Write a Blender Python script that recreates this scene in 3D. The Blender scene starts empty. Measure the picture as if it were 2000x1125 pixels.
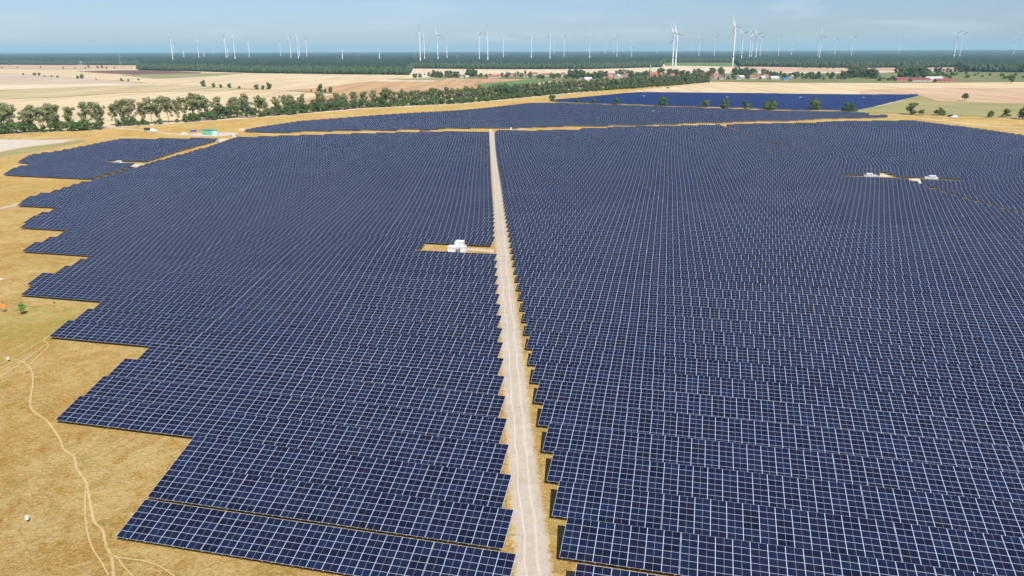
import bpy, math, random
from mathutils import Vector, Matrix, noise
R = math.radians
scene = bpy.context.scene
col = scene.collection
random.seed(7)

# ------------------------------------------------------------------ camera
CAM_H = 59.4                     # metres above the grass
F_PX, PITCH, ROLL = 1470.6, 17.458, -0.168   # focal length in px of a 2000 px wide picture
pi_, ro_ = R(PITCH), R(ROLL)
FW = Vector((0, math.cos(pi_), -math.sin(pi_)))
U0 = Vector((0, math.sin(pi_), math.cos(pi_)))
R0 = Vector((1, 0, 0))
RT = R0*math.cos(ro_) + U0*math.sin(ro_)
UP = U0*math.cos(ro_) - R0*math.sin(ro_)
cam_d = bpy.data.cameras.new('camera'); cam = bpy.data.objects.new('camera', cam_d); col.objects.link(cam)
cam_d.sensor_width = 36; cam_d.lens = F_PX/2000*36
cam_d.clip_start = 1; cam_d.clip_end = 120000
m = Matrix((RT, UP, -FW)).transposed().to_4x4(); m.translation = Vector((0, 0, CAM_H))
cam.matrix_world = m
scene.camera = cam

# ------------------------------------------------------------------ light
SUN_EL, SUN_AZ = 48.0, 152.4     # azimuth clockwise from +Y
w = bpy.data.worlds.new('World'); scene.world = w; w.use_nodes = True
nt = w.node_tree; nt.nodes.clear()
wo = nt.nodes.new('ShaderNodeOutputWorld'); bg = nt.nodes.new('ShaderNodeBackground')
sky = nt.nodes.new('ShaderNodeTexSky'); sky.sky_type = 'NISHITA'; sky.sun_disc = False
sky.sun_elevation = R(SUN_EL); sky.sun_rotation = R(SUN_AZ)
sky.altitude = 100; sky.air_density = 1.0; sky.dust_density = 0.4; sky.ozone_density = 2.0
tint = nt.nodes.new('ShaderNodeMix'); tint.data_type = 'RGBA'; tint.blend_type = 'MULTIPLY'
tint.inputs[0].default_value = 1.0; tint.inputs[7].default_value = (0.80, 0.90, 1.20, 1)
nt.links.new(sky.outputs[0], tint.inputs[6])
# thin cirrus veils
tc = nt.nodes.new('ShaderNodeTexCoord'); mp = nt.nodes.new('ShaderNodeMapping'); mp.inputs['Scale'].default_value = (4, 4, 34)
nz = nt.nodes.new('ShaderNodeTexNoise'); nz.inputs['Scale'].default_value = 1.3; nz.inputs['Detail'].default_value = 6
nz.inputs['Distortion'].default_value = 0.6
rp = nt.nodes.new('ShaderNodeValToRGB'); rp.color_ramp.elements[0].position = 0.50; rp.color_ramp.elements[1].position = 0.74
rp.color_ramp.elements[1].color = (0.30, 0.30, 0.30, 1)
cm = nt.nodes.new('ShaderNodeMix'); cm.data_type = 'RGBA'; cm.inputs[7].default_value = (9.5, 10.6, 11.8, 1)
nt.links.new(tc.outputs['Generated'], mp.inputs[0]); nt.links.new(mp.outputs[0], nz.inputs['Vector'])
nt.links.new(nz.outputs[0], rp.inputs[0]); nt.links.new(rp.outputs[0], cm.inputs[0])
nt.links.new(tint.outputs[2], cm.inputs[6]); nt.links.new(cm.outputs[2], bg.inputs[0])
bg.inputs[1].default_value = 0.066
nt.links.new(bg.outputs[0], wo.inputs[0])
sd = bpy.data.lights.new('sun', 'SUN'); sd.energy = 5.0; sd.angle = R(0.53); sd.color = (1.0, 0.955, 0.88)
sun = bpy.data.objects.new('sun', sd); col.objects.link(sun)
az, el = R(SUN_AZ), R(SUN_EL)
tosun = Vector((math.sin(az)*math.cos(el), math.cos(az)*math.cos(el), math.sin(el)))
sun.rotation_euler = (-tosun).to_track_quat('-Z', 'Y').to_euler(); sun.location = (0, 0, 300)
scene.view_settings.view_transform = 'Standard'; scene.view_settings.look = 'None'
scene.view_settings.exposure = 0.5; scene.view_settings.gamma = 1.0
scene.cycles.volume_step_rate = 4; scene.cycles.volume_bounces = 0

# ------------------------------------------------------------------ helpers
BND = [(-400, 275), (0, 264), (225, 250), (300, 246), (400, 239), (500, 232), (700, 216), (900, 206), (1100, 188), (1250, 184), (1500, 185), (1690, 188), (1720, 216), (1800, 232), (2300, 246)]
def bound(px):
    for i in range(len(BND)-1):
        if px <= BND[i+1][0]: t = (px-BND[i][0])/(BND[i+1][0]-BND[i][0]); return BND[i][1]*(1-t)+BND[i+1][1]*t
    return BND[-1][1]
PROF = [(0, 0), (75, 0), (120, -.55), (154, -.9), (195, -1.8), (224, -2.6), (253, -3.5), (282, -4.4), (309, -5.3), (330, -5.85), (359, -6.25), (389, -6.6), (417, -7.05), (520, -7.5)]
def prof(y):
    """the land falls gently away from the camera, then runs level"""
    for i in range(len(PROF)-1):
        if y <= PROF[i+1][0]: t = max(0, (y-PROF[i][0])/(PROF[i+1][0]-PROF[i][0])); return PROF[i][1]*(1-t)+PROF[i+1][1]*t
    return PROF[-1][1]
def hgt(x, y): return prof(y)+swell(x, y)
def swell(x, y):
    """gentle swell of the land, zero close to the camera and far away"""
    d = math.hypot(x, y)
    a = min(1, max(0, (d-140)/200))*min(1, max(0, (1600-d)/400))
    if a <= 0 or y < 40: return 0.0
    # the swell dies out before the farmland starts
    v = Vector((x, y, prof(y)-CAM_H)); z = v.dot(FW)
    px, py = 1000+F_PX*v.dot(RT)/z, 562.5-F_PX*v.dot(UP)/z
    if px < -300 or px > 2300: return 0.0
    a *= min(1, max(0, (py-bound(px))/10))*min(1, (px+300)/200)*min(1, (2300-px)/200)
    if a <= 0: return 0.0
    return a*0.85*(noise.noise(Vector((x/110, y/150, 3.1))) + 0.5*noise.noise(Vector((x/45, y/70, 8.7))))
def at(px, py, z=0.0):
    """the ground point (height z) seen at a pixel of the 2000x1125 photograph"""
    d = FW + RT*((px-1000)/F_PX) - UP*((py-562.5)/F_PX)
    h = -3.0
    for _ in range(14):
        t = (z+h-CAM_H)/d.z; h = 0.4*h+0.6*prof(d.y*t)
    t = (z+h-CAM_H)/d.z
    return Vector((d.x*t, d.y*t, z+prof(d.y*t)))
def atd(px, dist):
    """point on the ground at a bearing given by pixel column, at a forward distance"""
    d = FW + RT*((px-1000)/F_PX) - UP*((104-562.5)/F_PX)
    t = dist/d.y
    return Vector((d.x*t, dist, 0))
def zat(px, py, dist):
    d = FW + RT*((px-1000)/F_PX) - UP*((py-562.5)/F_PX)
    t = dist/d.y
    return Vector((d.x*t, dist, CAM_H+d.z*t))
def tag(o, label=None, cat=None, group=None, kind=None):
    if label: o['label'] = label
    if cat: o['category'] = cat
    if group: o['group'] = group
    if kind: o['kind'] = kind
    return o
def link(o, parent=None):
    col.objects.link(o)
    if parent is not None: o.parent = parent
    return o
class MB:
    def __init__(s): s.v = []; s.f = []; s.uv = []; s.mi = []
    def quad(s, a, b, c, d, uv=None, mi=0):
        n = len(s.v); s.v += [a, b, c, d]; s.f.append((n, n+1, n+2, n+3)); s.uv.append(uv or [(0, 0)]*4); s.mi.append(mi)
    def poly(s, pts, mi=0):
        n = len(s.v); s.v += pts; s.f.append(tuple(range(n, n+len(pts)))); s.uv.append([(0, 0)]*len(pts)); s.mi.append(mi)
    def box(s, c, sz, M=None, mi=0):
        cx, cy, cz = c; a, b, h = sz[0]/2, sz[1]/2, sz[2]/2
        p = [Vector((cx+i*a, cy+j*b, cz+k*h)) for k in (-1, 1) for j in (-1, 1) for i in (-1, 1)]
        if M is not None: p = [M @ q for q in p]
        n = len(s.v); s.v += p
        for f in ((0, 2, 3, 1), (4, 5, 7, 6), (0, 1, 5, 4), (2, 6, 7, 3), (0, 4, 6, 2), (1, 3, 7, 5)):
            s.f.append(tuple(n+i for i in f)); s.uv.append([(0, 0)]*4); s.mi.append(mi)
    def tube(s, p0, p1, r0, r1, n=8, cap=True, mi=0):
        p0 = Vector(p0); p1 = Vector(p1); ax = (p1-p0).normalized()
        t = Vector((1, 0, 0)) if abs(ax.x) < 0.8 else Vector((0, 1, 0))
        u = ax.cross(t).normalized(); v = ax.cross(u)
        b = len(s.v)
        for p, r in ((p0, r0), (p1, r1)):
            for i in range(n):
                a = 2*math.pi*i/n; s.v.append(p+u*(r*math.cos(a))+v*(r*math.sin(a)))
        for i in range(n):
            j = (i+1) % n; s.f.append((b+i, b+j, b+n+j, b+n+i)); s.uv.append([(0, 0)]*4); s.mi.append(mi)
        if cap:
            s.f.append(tuple(b+n+i for i in range(n))); s.uv.append([(0, 0)]*n); s.mi.append(mi)
            s.f.append(tuple(b+n-1-i for i in range(n))); s.uv.append([(0, 0)]*n); s.mi.append(mi)
    def mesh(s, name, mats, smooth=False):
        me = bpy.data.meshes.new(name)
        me.from_pydata([tuple(q) for q in s.v], [], s.f)
        l = me.uv_layers.new(name='UVMap')
        flat = [c for f in s.uv for q in f for c in q]
        l.data.foreach_set('uv', flat)
        if not isinstance(mats, (list, tuple)): mats = [mats]
        for q in mats: me.materials.append(q)
        if len(mats) > 1: me.polygons.foreach_set('material_index', s.mi)
        if smooth: me.polygons.foreach_set('use_smooth', [True]*len(s.f))
        me.update()
        return me
    def build(s, name, mats, parent=None, smooth=False):
        return link(bpy.data.objects.new(name, s.mesh(name, mats, smooth)), parent)
def empty(name, loc, rz=0):
    o = bpy.data.objects.new(name, None); col.objects.link(o); o.location = loc; o.rotation_euler = (0, 0, rz)
    o.empty_display_size = 0.5
    return o
def kids(o): return [c for c in CH.get(o.name, [])]
CH = {}
def copy_tree(o, parent=None):
    c = o.copy(); col.objects.link(c)
    if parent is not None: c.parent = parent
    for ch in list(o.children): copy_tree(ch, c)
    return c
def ordn(n):
    words = ['zeroth', 'first', 'second', 'third', 'fourth', 'fifth', 'sixth', 'seventh', 'eighth', 'ninth', 'tenth', 'eleventh', 'twelfth']
    if n < len(words): return words[n]
    suf = 'th' if 10 <= n % 100 <= 20 else {1: 'st', 2: 'nd', 3: 'rd'}.get(n % 10, 'th')
    return str(n)+suf

# ------------------------------------------------------------------ materials
def newmat(name):
    mt = bpy.data.materials.new(name); mt.use_nodes = True
    n = mt.node_tree; b = n.nodes['Principled BSDF']
    return mt, n, b
def N(n, t, **kw):
    x = n.nodes.new(t)
    for k, v in kw.items(): setattr(x, k, v)
    return x
def math_(n, op, a, b=None, clamp=False):
    x = n.nodes.new('ShaderNodeMath'); x.operation = op; x.use_clamp = clamp
    for i, q in ((0, a), (1, b)):
        if q is None: continue
        if isinstance(q, (int, float)): x.inputs[i].default_value = q
        else: n.links.new(q, x.inputs[i])
    return x.outputs[0]
def mixc(n, f, a, b, mode='MIX'):
    x = n.nodes.new('ShaderNodeMix'); x.data_type = 'RGBA'; x.blend_type = mode
    for i, q in ((0, f), (6, a), (7, b)):
        if isinstance(q, (int, float)): x.inputs[i].default_value = q
        elif isinstance(q, tuple): x.inputs[i].default_value = (*q[:3], 1)
        else: n.links.new(q, x.inputs[i])
    return x.outputs[2]
def noise_(n, vec, scale, detail=4, rough=0.6, dist=0.0, lo=0.35, hi=0.65):
    x = n.nodes.new('ShaderNodeTexNoise'); x.inputs['Scale'].default_value = scale; x.inputs['Detail'].default_value = detail
    x.inputs['Roughness'].default_value = rough; x.inputs['Distortion'].default_value = dist
    n.links.new(vec, x.inputs['Vector'])
    r = n.nodes.new('ShaderNodeMapRange'); r.inputs[1].default_value = lo; r.inputs[2].default_value = hi
    n.links.new(x.outputs[0], r.inputs[0])
    return r.outputs[0]
def geopos(n):
    return N(n, 'ShaderNodeNewGeometry').outputs['Position']
def mapv(n, vec, scale=(1, 1, 1), rot=0, loc=(0, 0, 0)):
    x = n.nodes.new('ShaderNodeMapping'); x.inputs['Scale'].default_value = scale; x.inputs['Rotation'].default_value = (0, 0, rot)
    x.inputs['Location'].default_value = loc
    n.links.new(vec, x.inputs[0]); return x.outputs[0]
def bump(n, b, h, strength=0.5, dist=0.1):
    x = n.nodes.new('ShaderNodeBump'); x.inputs['Strength'].default_value = strength; x.inputs['Distance'].default_value = dist
    n.links.new(h, x.inputs['Height']); n.links.new(x.outputs[0], b.inputs['Normal'])
def simple(name, c, rough=0.6, metal=0.0, var=0.12, scale=1.0):
    mt, n, b = newmat(name)
    tc_ = N(n, 'ShaderNodeTexCoord').outputs['Object']
    f = noise_(n, tc_, scale, 5)
    n.links.new(mixc(n, f, tuple(q*(1-var) for q in c), tuple(min(1, q*(1+var)) for q in c)), b.inputs['Base Color'])
    b.inputs['Roughness'].default_value = rough; b.inputs['Metallic'].default_value = metal
    return mt
def field_mat(name, c1, c2, scale=0.02, stripe=None, c3=None, fine=0.25):
    """crop land: broad patches, fine grain and optional drill rows"""
    mt, n, b = newmat(name)
    P = geopos(n)
    base = mixc(n, noise_(n, P, scale, 6, 0.65), c1, c2)
    if c3: base = mixc(n, noise_(n, mapv(n, P, loc=(77, 31, 0)), scale*0.6, 5, 0.6, 0.5, 0.48, 0.68), base, c3)
    g = noise_(n, P, fine, 5, 0.75, 0, 0.25, 0.75)
    base = mixc(n, math_(n, 'MULTIPLY', g, 0.35), base, tuple(q*0.62 for q in c1))
    if stripe:
        ang, sp, st = stripe
        v = mapv(n, P, (1/sp, 0.002, 0), R(ang))
        s = noise_(n, v, 1.0, 2, 0.5, 0, 0.4, 0.6)
        base = mixc(n, math_(n, 'MULTIPLY', s, st), base, tuple(min(1, q*1.25) for q in c2))
    n.links.new(base, b.inputs['Base Color']); b.inputs['Roughness'].default_value = 0.95
    b.inputs['Specular IOR Level'].default_value = 0.15
    return mt
M = {}
# dry golden meadow round the solar farm
def meadow_colour(n, P):
    c = mixc(n, noise_(n, P, 0.035, 7, 0.72, 0.3, 0.40, 0.60), (0.408, 0.225, 0.039), (0.530, 0.355, 0.111))
    c = mixc(n, math_(n, 'MULTIPLY', noise_(n, mapv(n, P, loc=(40, 9, 0)), 0.018, 7, 0.74, 0.8, 0.48, 0.62), 0.8), c, (0.571, 0.420, 0.176))
    c = mixc(n, math_(n, 'MULTIPLY', noise_(n, mapv(n, P, loc=(90, 50, 0)), 0.20, 7, 0.78, 1.2, 0.47, 0.60), 0.80), c, (0.367, 0.180, 0.018))
    c = mixc(n, math_(n, 'MULTIPLY', noise_(n, mapv(n, P, (1, 1, 1), 0.3, (7, 7, 0)), 0.33, 7, 0.85, 0.8, 0.50, 0.62), 0.65), c, (0.612, 0.455, 0.197))
    c = mixc(n, math_(n, 'MULTIPLY', noise_(n, mapv(n, P, loc=(5, 63, 0)), 1.1, 5, 0.85, 1.0, 0.50, 0.64), 0.60), c, (0.204, 0.115, 0.018))
    c = mixc(n, math_(n, 'MULTIPLY', noise_(n, P, 2.4, 4, 0.85, 0, 0.46, 0.62), 0.55), c, (0.673, 0.520, 0.238))
    g1 = noise_(n, mapv(n, P, loc=(13, 2, 0)), 0.05, 7, 0.80, 0.5, 0.54, 0.66)
    c = mixc(n, math_(n, 'MULTIPLY', g1, 0.68), c, (0.265, 0.220, 0.037))
    return c
def meadow():
    mt, n, b = newmat('dry_meadow'); P = geopos(n); c = meadow_colour(n, P)
    for (px, py, r_, k) in ((45, 640, 17, 0.9), (150, 610, 9, 0.6), (15, 690, 8, 0.5)):
        ctr = at(px, py)
        dv = N(n, 'ShaderNodeVectorMath', operation='DISTANCE'); n.links.new(P, dv.inputs[0]); dv.inputs[1].default_value = (ctr.x, ctr.y, ctr.z)
        rad = math_(n, 'ADD', dv.outputs['Value'], math_(n, 'MULTIPLY', noise_(n, P, 0.12, 5, 0.7, 0.6), -9.0))
        gm = N(n, 'ShaderNodeMapRange'); gm.inputs[1].default_value = r_; gm.inputs[2].default_value = 0; n.links.new(rad, gm.inputs[0])
        gg = math_(n, 'MULTIPLY', gm.outputs[0], noise_(n, P, 0.45, 6, 0.85, 0.6, 0.42, 0.60))
        c = mixc(n, math_(n, 'MULTIPLY', gg, k*0.75), c, (0.33, 0.33, 0.065))
    n.links.new(c, b.inputs['Base Color']); b.inputs['Roughness'].default_value = 1.0; b.inputs['Specular IOR Level'].default_value = 0.1
    bump(n, b, noise_(n, P, 1.6, 6, 0.8, 0.4), 0.8, 0.25)
    return mt
M['meadow'] = meadow()
def gravel(name, c1, c2, soft=0.0, ruts=False, cover=0.0, nscale=1.6):
    """gravel; soft > 0 lets the meadow grow in from the edges (UV x runs -1..1 across, UV y is the half width)"""
    mt, n, b = newmat(name); P = geopos(n)
    c = mixc(n, noise_(n, P, 0.6, 7, 0.8), c1, c2)
    c = mixc(n, math_(n, 'MULTIPLY', noise_(n, P, 5, 4, 0.8, 0, 0.45, 0.75), 0.4), c, tuple(q*0.6 for q in c1))
    c = mixc(n, math_(n, 'MULTIPLY', noise_(n, P, 0.13, 5, 0.7, 0.8, 0.46, 0.70), 0.5), c, tuple(q*0.78 for q in c1))
    if soft:
        uv = N(n, 'ShaderNodeUVMap').outputs[0]; sp = N(n, 'ShaderNodeSeparateXYZ'); n.links.new(uv, sp.inputs[0])
        e = math_(n, 'ABSOLUTE', sp.outputs[0])
        if ruts:
            m_ = math_(n, 'MULTIPLY', sp.outputs[0], sp.outputs[1])      # metres from the centre line
            m_ = math_(n, 'ADD', m_, math_(n, 'MULTIPLY', math_(n, 'SUBTRACT', noise_(n, P, 0.10, 2, 0.5, 0, 0, 1), 0.5), 1.3))
            for cx, wd, k in ((-0.75, 0.11, 0.75), (0.85, 0.17, 0.60)):
                q = math_(n, 'ABSOLUTE', math_(n, 'SUBTRACT', m_, cx))
                mr = N(n, 'ShaderNodeMapRange'); mr.inputs[1].default_value = wd*1.5; mr.inputs[2].default_value = wd*0.5; n.links.new(q, mr.inputs[0])
                c = mixc(n, math_(n, 'MULTIPLY', mr.outputs[0], k), c, tuple(min(1, q_*1.12) for q_ in c2))
            q = math_(n, 'ABSOLUTE', m_); mr = N(n, 'ShaderNodeMapRange'); mr.inputs[1].default_value = 0.7; mr.inputs[2].default_value = 0.1; n.links.new(q, mr.inputs[0])
            c = mixc(n, math_(n, 'MULTIPLY', mr.outputs[0], math_(n, 'MULTIPLY', noise_(n, P, 1.1, 5, 0.8, 0, 0.4, 0.7), 0.35)), c, (0.40, 0.36, 0.24))
        th = math_(n, 'ADD', e, math_(n, 'MULTIPLY', math_(n, 'SUBTRACT', noise_(n, P, nscale, 6, 0.85, 0.6, 0.2, 0.8), 0.5), soft*2.2))
        mr = N(n, 'ShaderNodeMapRange'); mr.inputs[1].default_value = 1-soft*0.9; mr.inputs[2].default_value = 1-soft*0.3; n.links.new(th, mr.inputs[0])
        f = mr.outputs[0]
        if cover: f = math_(n, 'MAXIMUM', f, math_(n, 'MULTIPLY', noise_(n, mapv(n, P, loc=(3, 8, 0)), 0.5, 5, 0.8, 0.5, 0.35, 0.65), cover))
        c = mixc(n, f, c, meadow_colour(n, P))
    n.links.new(c, b.inputs['Base Color']); b.inputs['Roughness'].default_value = 0.95; b.inputs['Specular IOR Level'].default_value = 0.2
    x = n.nodes.new('ShaderNodeBump'); x.inputs['Distance'].default_value = 0.25; n.links.new(noise_(n, P, 1.6, 6, 0.8, 0.4), x.inputs['Height'])
    if soft: n.links.new(math_(n, 'ADD', math_(n, 'MULTIPLY', f, 0.68), 0.12), x.inputs['Strength'])
    else: x.inputs['Strength'].default_value = 0.2
    n.links.new(x.outputs[0], b.inputs['Normal'])
    return mt
M['gravel'] = gravel('pale_gravel', (0.42, 0.345, 0.265), (0.53, 0.45, 0.36), 0.35)
M['road'] = gravel('road_gravel', (0.40, 0.340, 0.268), (0.50, 0.435, 0.355), 0.40, True, 0, 1.2)
M['apron'] = gravel('apron_gravel', (0.46, 0.37, 0.26), (0.56, 0.46, 0.34), 0.6)
M['rut'] = gravel('compacted_track', (0.50, 0.42, 0.33), (0.60, 0.52, 0.42))
M['softtrack'] = gravel('overgrown_track', (0.52, 0.43, 0.32), (0.62, 0.53, 0.42), 0.5)
M['trail'] = gravel('trodden_soil', (0.46, 0.335, 0.165), (0.55, 0.415, 0.220), 0.75, False, 0.42, 2.2)
M['sand'] = gravel('sand', (0.55, 0.43, 0.29), (0.64, 0.52, 0.38))
# solar modules: half-cut glass modules in aluminium frames, laid out in metres along the UVs
def solar(name, cell, var, frame=(0.58, 0.67, 0.80)):
    mt, n, b = newmat(name)
    uv = N(n, 'ShaderNodeUVMap').outputs[0]
    sp = N(n, 'ShaderNodeSeparateXYZ'); n.links.new(uv, sp.inputs[0]); U, V = sp.outputs[0], sp.outputs[1]
    def line(co, period, half, off=0.0):
        q = math_(n, 'ADD', math_(n, 'DIVIDE', co, period), 0.5+off)
        q = math_(n, 'ABSOLUTE', math_(n, 'SUBTRACT', math_(n, 'FRACT', q), 0.5))
        return math_(n, 'LESS_THAN', q, half/period)
    lu = line(U, 2.03, 0.035); lv = line(V, 1.0167, 0.0185); lh = line(U, 2.03, 0.014, 0.5)
    fr = math_(n, 'MAXIMUM', lu, lv)
    # per module tint
    cu = math_(n, 'FLOOR', math_(n, 'DIVIDE', U, 2.03)); cv = math_(n, 'FLOOR', math_(n, 'DIVIDE', V, 1.0167))
    cb = N(n, 'ShaderNodeCombineXYZ'); n.links.new(cu, cb.inputs[0]); n.links.new(cv, cb.inputs[1])
    oi = N(n, 'ShaderNodeObjectInfo'); n.links.new(oi.outputs['Random'], cb.inputs[2])
    wn = N(n, 'ShaderNodeTexWhiteNoise'); wn.noise_dimensions = '3D'; n.links.new(cb.outputs[0], wn.inputs['Vector'])
    c = mixc(n, wn.outputs['Value'], tuple(q*(1-var) for q in cell), tuple(q*(1+var) for q in cell))
    c = mixc(n, math_(n, 'MULTIPLY', lh, 0.62), c, (0.55, 0.60, 0.70))
    w2 = N(n, 'ShaderNodeTexWhiteNoise'); w2.noise_dimensions = '4D'; n.links.new(cb.outputs[0], w2.inputs['Vector']); w2.inputs['W'].default_value = 3.3
    c = mixc(n, math_(n, 'MULTIPLY', w2.outputs['Value'], 0.5), c, (cell[0]*2.2, cell[1]*0.8, cell[2]*0.75))
    c = mixc(n, fr, c, frame)
    n.links.new(c, b.inputs['Base Color'])
    rr = math_(n, 'ADD', math_(n, 'MULTIPLY', fr, 0.25), 0.13); n.links.new(rr, b.inputs['Roughness'])
    n.links.new(math_(n, 'MULTIPLY', fr, 0.35), b.inputs['Metallic'])
    b.inputs['IOR'].default_value = 1.33
    return mt
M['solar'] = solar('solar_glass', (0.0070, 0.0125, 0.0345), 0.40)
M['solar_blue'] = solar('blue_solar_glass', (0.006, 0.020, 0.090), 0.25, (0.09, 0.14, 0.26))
M['alu'] = simple('galvanised_steel', (0.55, 0.57, 0.60), 0.45, 0.6)
M['white'] = simple('white_paint', (0.72, 0.73, 0.74), 0.4, 0, 0.04, 0.3)
M['cabin'] = simple('white_steel_cabin', (0.56, 0.58, 0.60), 0.45, 0, 0.05, 0.6)
M['louvre'] = simple('grey_louvre', (0.36, 0.39, 0.42), 0.5)
M['red'] = simple('red_warning_paint', (0.60, 0.05, 0.05), 0.5)
M['green'] = simple('mint_green_paint', (0.16, 0.48, 0.33), 0.45, 0, 0.10, 0.4)
M['dgreen'] = simple('dark_green_trim', (0.07, 0.27, 0.18), 0.5)
M['brick'] = simple('pale_render', (0.42, 0.39, 0.34), 0.9)
M['brick2'] = simple('red_brick', (0.36, 0.15, 0.10), 0.9)
M['roofred'] = simple('red_clay_tiles', (0.30, 0.095, 0.06), 0.8, 0, 0.2, 0.3)
M['roofdark'] = simple('grey_brown_tiles', (0.13, 0.11, 0.11), 0.8, 0, 0.2, 0.3)
M['roofpale'] = simple('pale_sheet_roof', (0.46, 0.48, 0.50), 0.5, 0, 0.1, 0.3)
M['barnroof'] = simple('dark_red_sheet_roof', (0.22, 0.055, 0.05), 0.7, 0, 0.15, 0.1)
M['copper'] = simple('green_copper', (0.16, 0.36, 0.30), 0.6)
M['dark'] = simple('dark_rubber', (0.03, 0.03, 0.03), 0.7)
M['glass'] = simple('dark_glass', (0.03, 0.04, 0.05), 0.15)
M['orange'] = simple('orange_signal_paint', (0.85, 0.17, 0.03), 0.5)
M['blue'] = simple('blue_paint', (0.03, 0.10, 0.42), 0.5)
M['bark'] = simple('bark', (0.16, 0.12, 0.085), 0.95, 0, 0.35, 2)
M['palebark'] = simple('pale_bark', (0.36, 0.30, 0.22), 0.95, 0, 0.3, 2)
def leafmat(name, c1, c2, c3):
    mt, n, b = newmat(name)
    oi = N(n, 'ShaderNodeObjectInfo').outputs['Random']; P = geopos(n)
    c = mixc(n, noise_(n, P, 0.30, 5, 0.7, 0.0, 0.30, 0.70), c1, c2)
    c = mixc(n, math_(n, 'MULTIPLY', oi, 0.55), c, c3)
    n.links.new(c, b.inputs['Base Color']); b.inputs['Roughness'].default_value = 0.7
    b.inputs['Specular IOR Level'].default_value = 0.25
    return mt
M['leaf_poplar'] = leafmat('poplar_leaves', (0.120, 0.160, 0.048), (0.200, 0.225, 0.095), (0.205, 0.195, 0.095))
M['leaf_leafy'] = leafmat('mixed_leaves', (0.052, 0.098, 0.030), (0.120, 0.160, 0.055), (0.165, 0.180, 0.080))
M['leaf_round'] = leafmat('broad_leaves', (0.040, 0.085, 0.024), (0.080, 0.130, 0.040), (0.105, 0.140, 0.048))
M['leaf_bush'] = leafmat('bush_leaves', (0.032, 0.078, 0.020), (0.070, 0.130, 0.030), (0.110, 0.135, 0.030))
M['leaf_young'] = leafmat('young_leaves', (0.05, 0.17, 0.05), (0.20, 0.32, 0.04), (0.10, 0.24, 0.06))
M['leaf_wood'] = leafmat('forest_leaves', (0.028, 0.055, 0.026), (0.070, 0.095, 0.045), (0.040, 0.07, 0.028))
def canopy():
    mt, n, b = newmat('forest_canopy'); P = geopos(n)
    c = mixc(n, noise_(n, P, 0.03, 6, 0.8, 0.0, 0.35, 0.65), (0.012, 0.030, 0.018), (0.036, 0.058, 0.030))
    c = mixc(n, math_(n, 'MULTIPLY', noise_(n, P, 0.0016, 4, 0.6, 0.4, 0.5, 0.7), 0.5), c, (0.050, 0.072, 0.036))
    n.links.new(c, b.inputs['Base Color']); b.inputs['Roughness'].default_value = 0.9; b.inputs['Specular IOR Level'].default_value = 0.1
    return mt
M['canopy'] = canopy()

# ------------------------------------------------------------------ ground: one sheet out to the horizon
def axis(lo, hi, step, far, grow=1.18):
    a = []; x = lo
    while x <= hi: a.append(x); x += step
    up = [a[-1]]; s = step
    while up[-1] < far: s *= grow; up.append(up[-1]+s)
    dn = [a[0]]; s = step
    while dn[-1] > -far: s *= grow; dn.append(dn[-1]-s)
    return dn[:0:-1] + a + up[1:]
xs = axis(-700, 900, 10, 45000); ys = axis(-40, 1300, 10, 45000)
gv = [(x, y, hgt(x, y)) for y in ys for x in xs]; nx = len(xs)
gf = [(j*nx+i, j*nx+i+1, (j+1)*nx+i+1, (j+1)*nx+i) for j in range(len(ys)-1) for i in range(nx-1)]
gm = bpy.data.meshes.new('ground'); gm.from_pydata(gv, [], gf); gm.materials.append(M['meadow'])
gm.polygons.foreach_set('use_smooth', [True]*len(gf))
tag(link(bpy.data.objects.new('ground', gm)), 'dry golden meadow spreading under the solar farm', 'ground', kind='structure')

def hill(x, y): return hgt(x, y)
def sheet(name, pxpts, mat, lift=0.1, label=None, cat='field', step=40):
    """a patch of land whose outline is given by pixels of the photograph and which lies on the ground"""
    pts = [at(px, py) for px, py in pxpts]
    return sheet_w(name, pts, mat, lift, label, cat)
def sheet_w(name, pts, mat, lift, label, cat='field'):
    import bmesh
    bm = bmesh.new()
    vs = [bm.verts.new((p.x, p.y, hill(p.x, p.y)+lift)) for p in pts]
    es = [bm.edges.new((vs[i], vs[(i+1) % len(vs)])) for i in range(len(vs))]
    bmesh.ops.triangle_fill(bm, edges=es, use_beauty=True)
    if min(p.y for p in pts) < 1100 and max(p.y for p in pts) < 1200:
        for _ in range(5):
            le = [e for e in bm.edges if e.calc_length() > 9]
            if not le: break
            bmesh.ops.subdivide_edges(bm, edges=le, cuts=1); bmesh.ops.triangulate(bm, faces=bm.faces[:])
        for v in bm.verts: v.co.z = hill(v.co.x, v.co.y)+lift
    me = bpy.data.meshes.new(name); bm.to_mesh(me); bm.free(); me.materials.append(mat)
    for p in me.polygons:
        if p.normal.z < 0: p.flip()
    o = link(bpy.data.objects.new(name, me)); tag(o, label, cat, kind='structure'); return o
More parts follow.
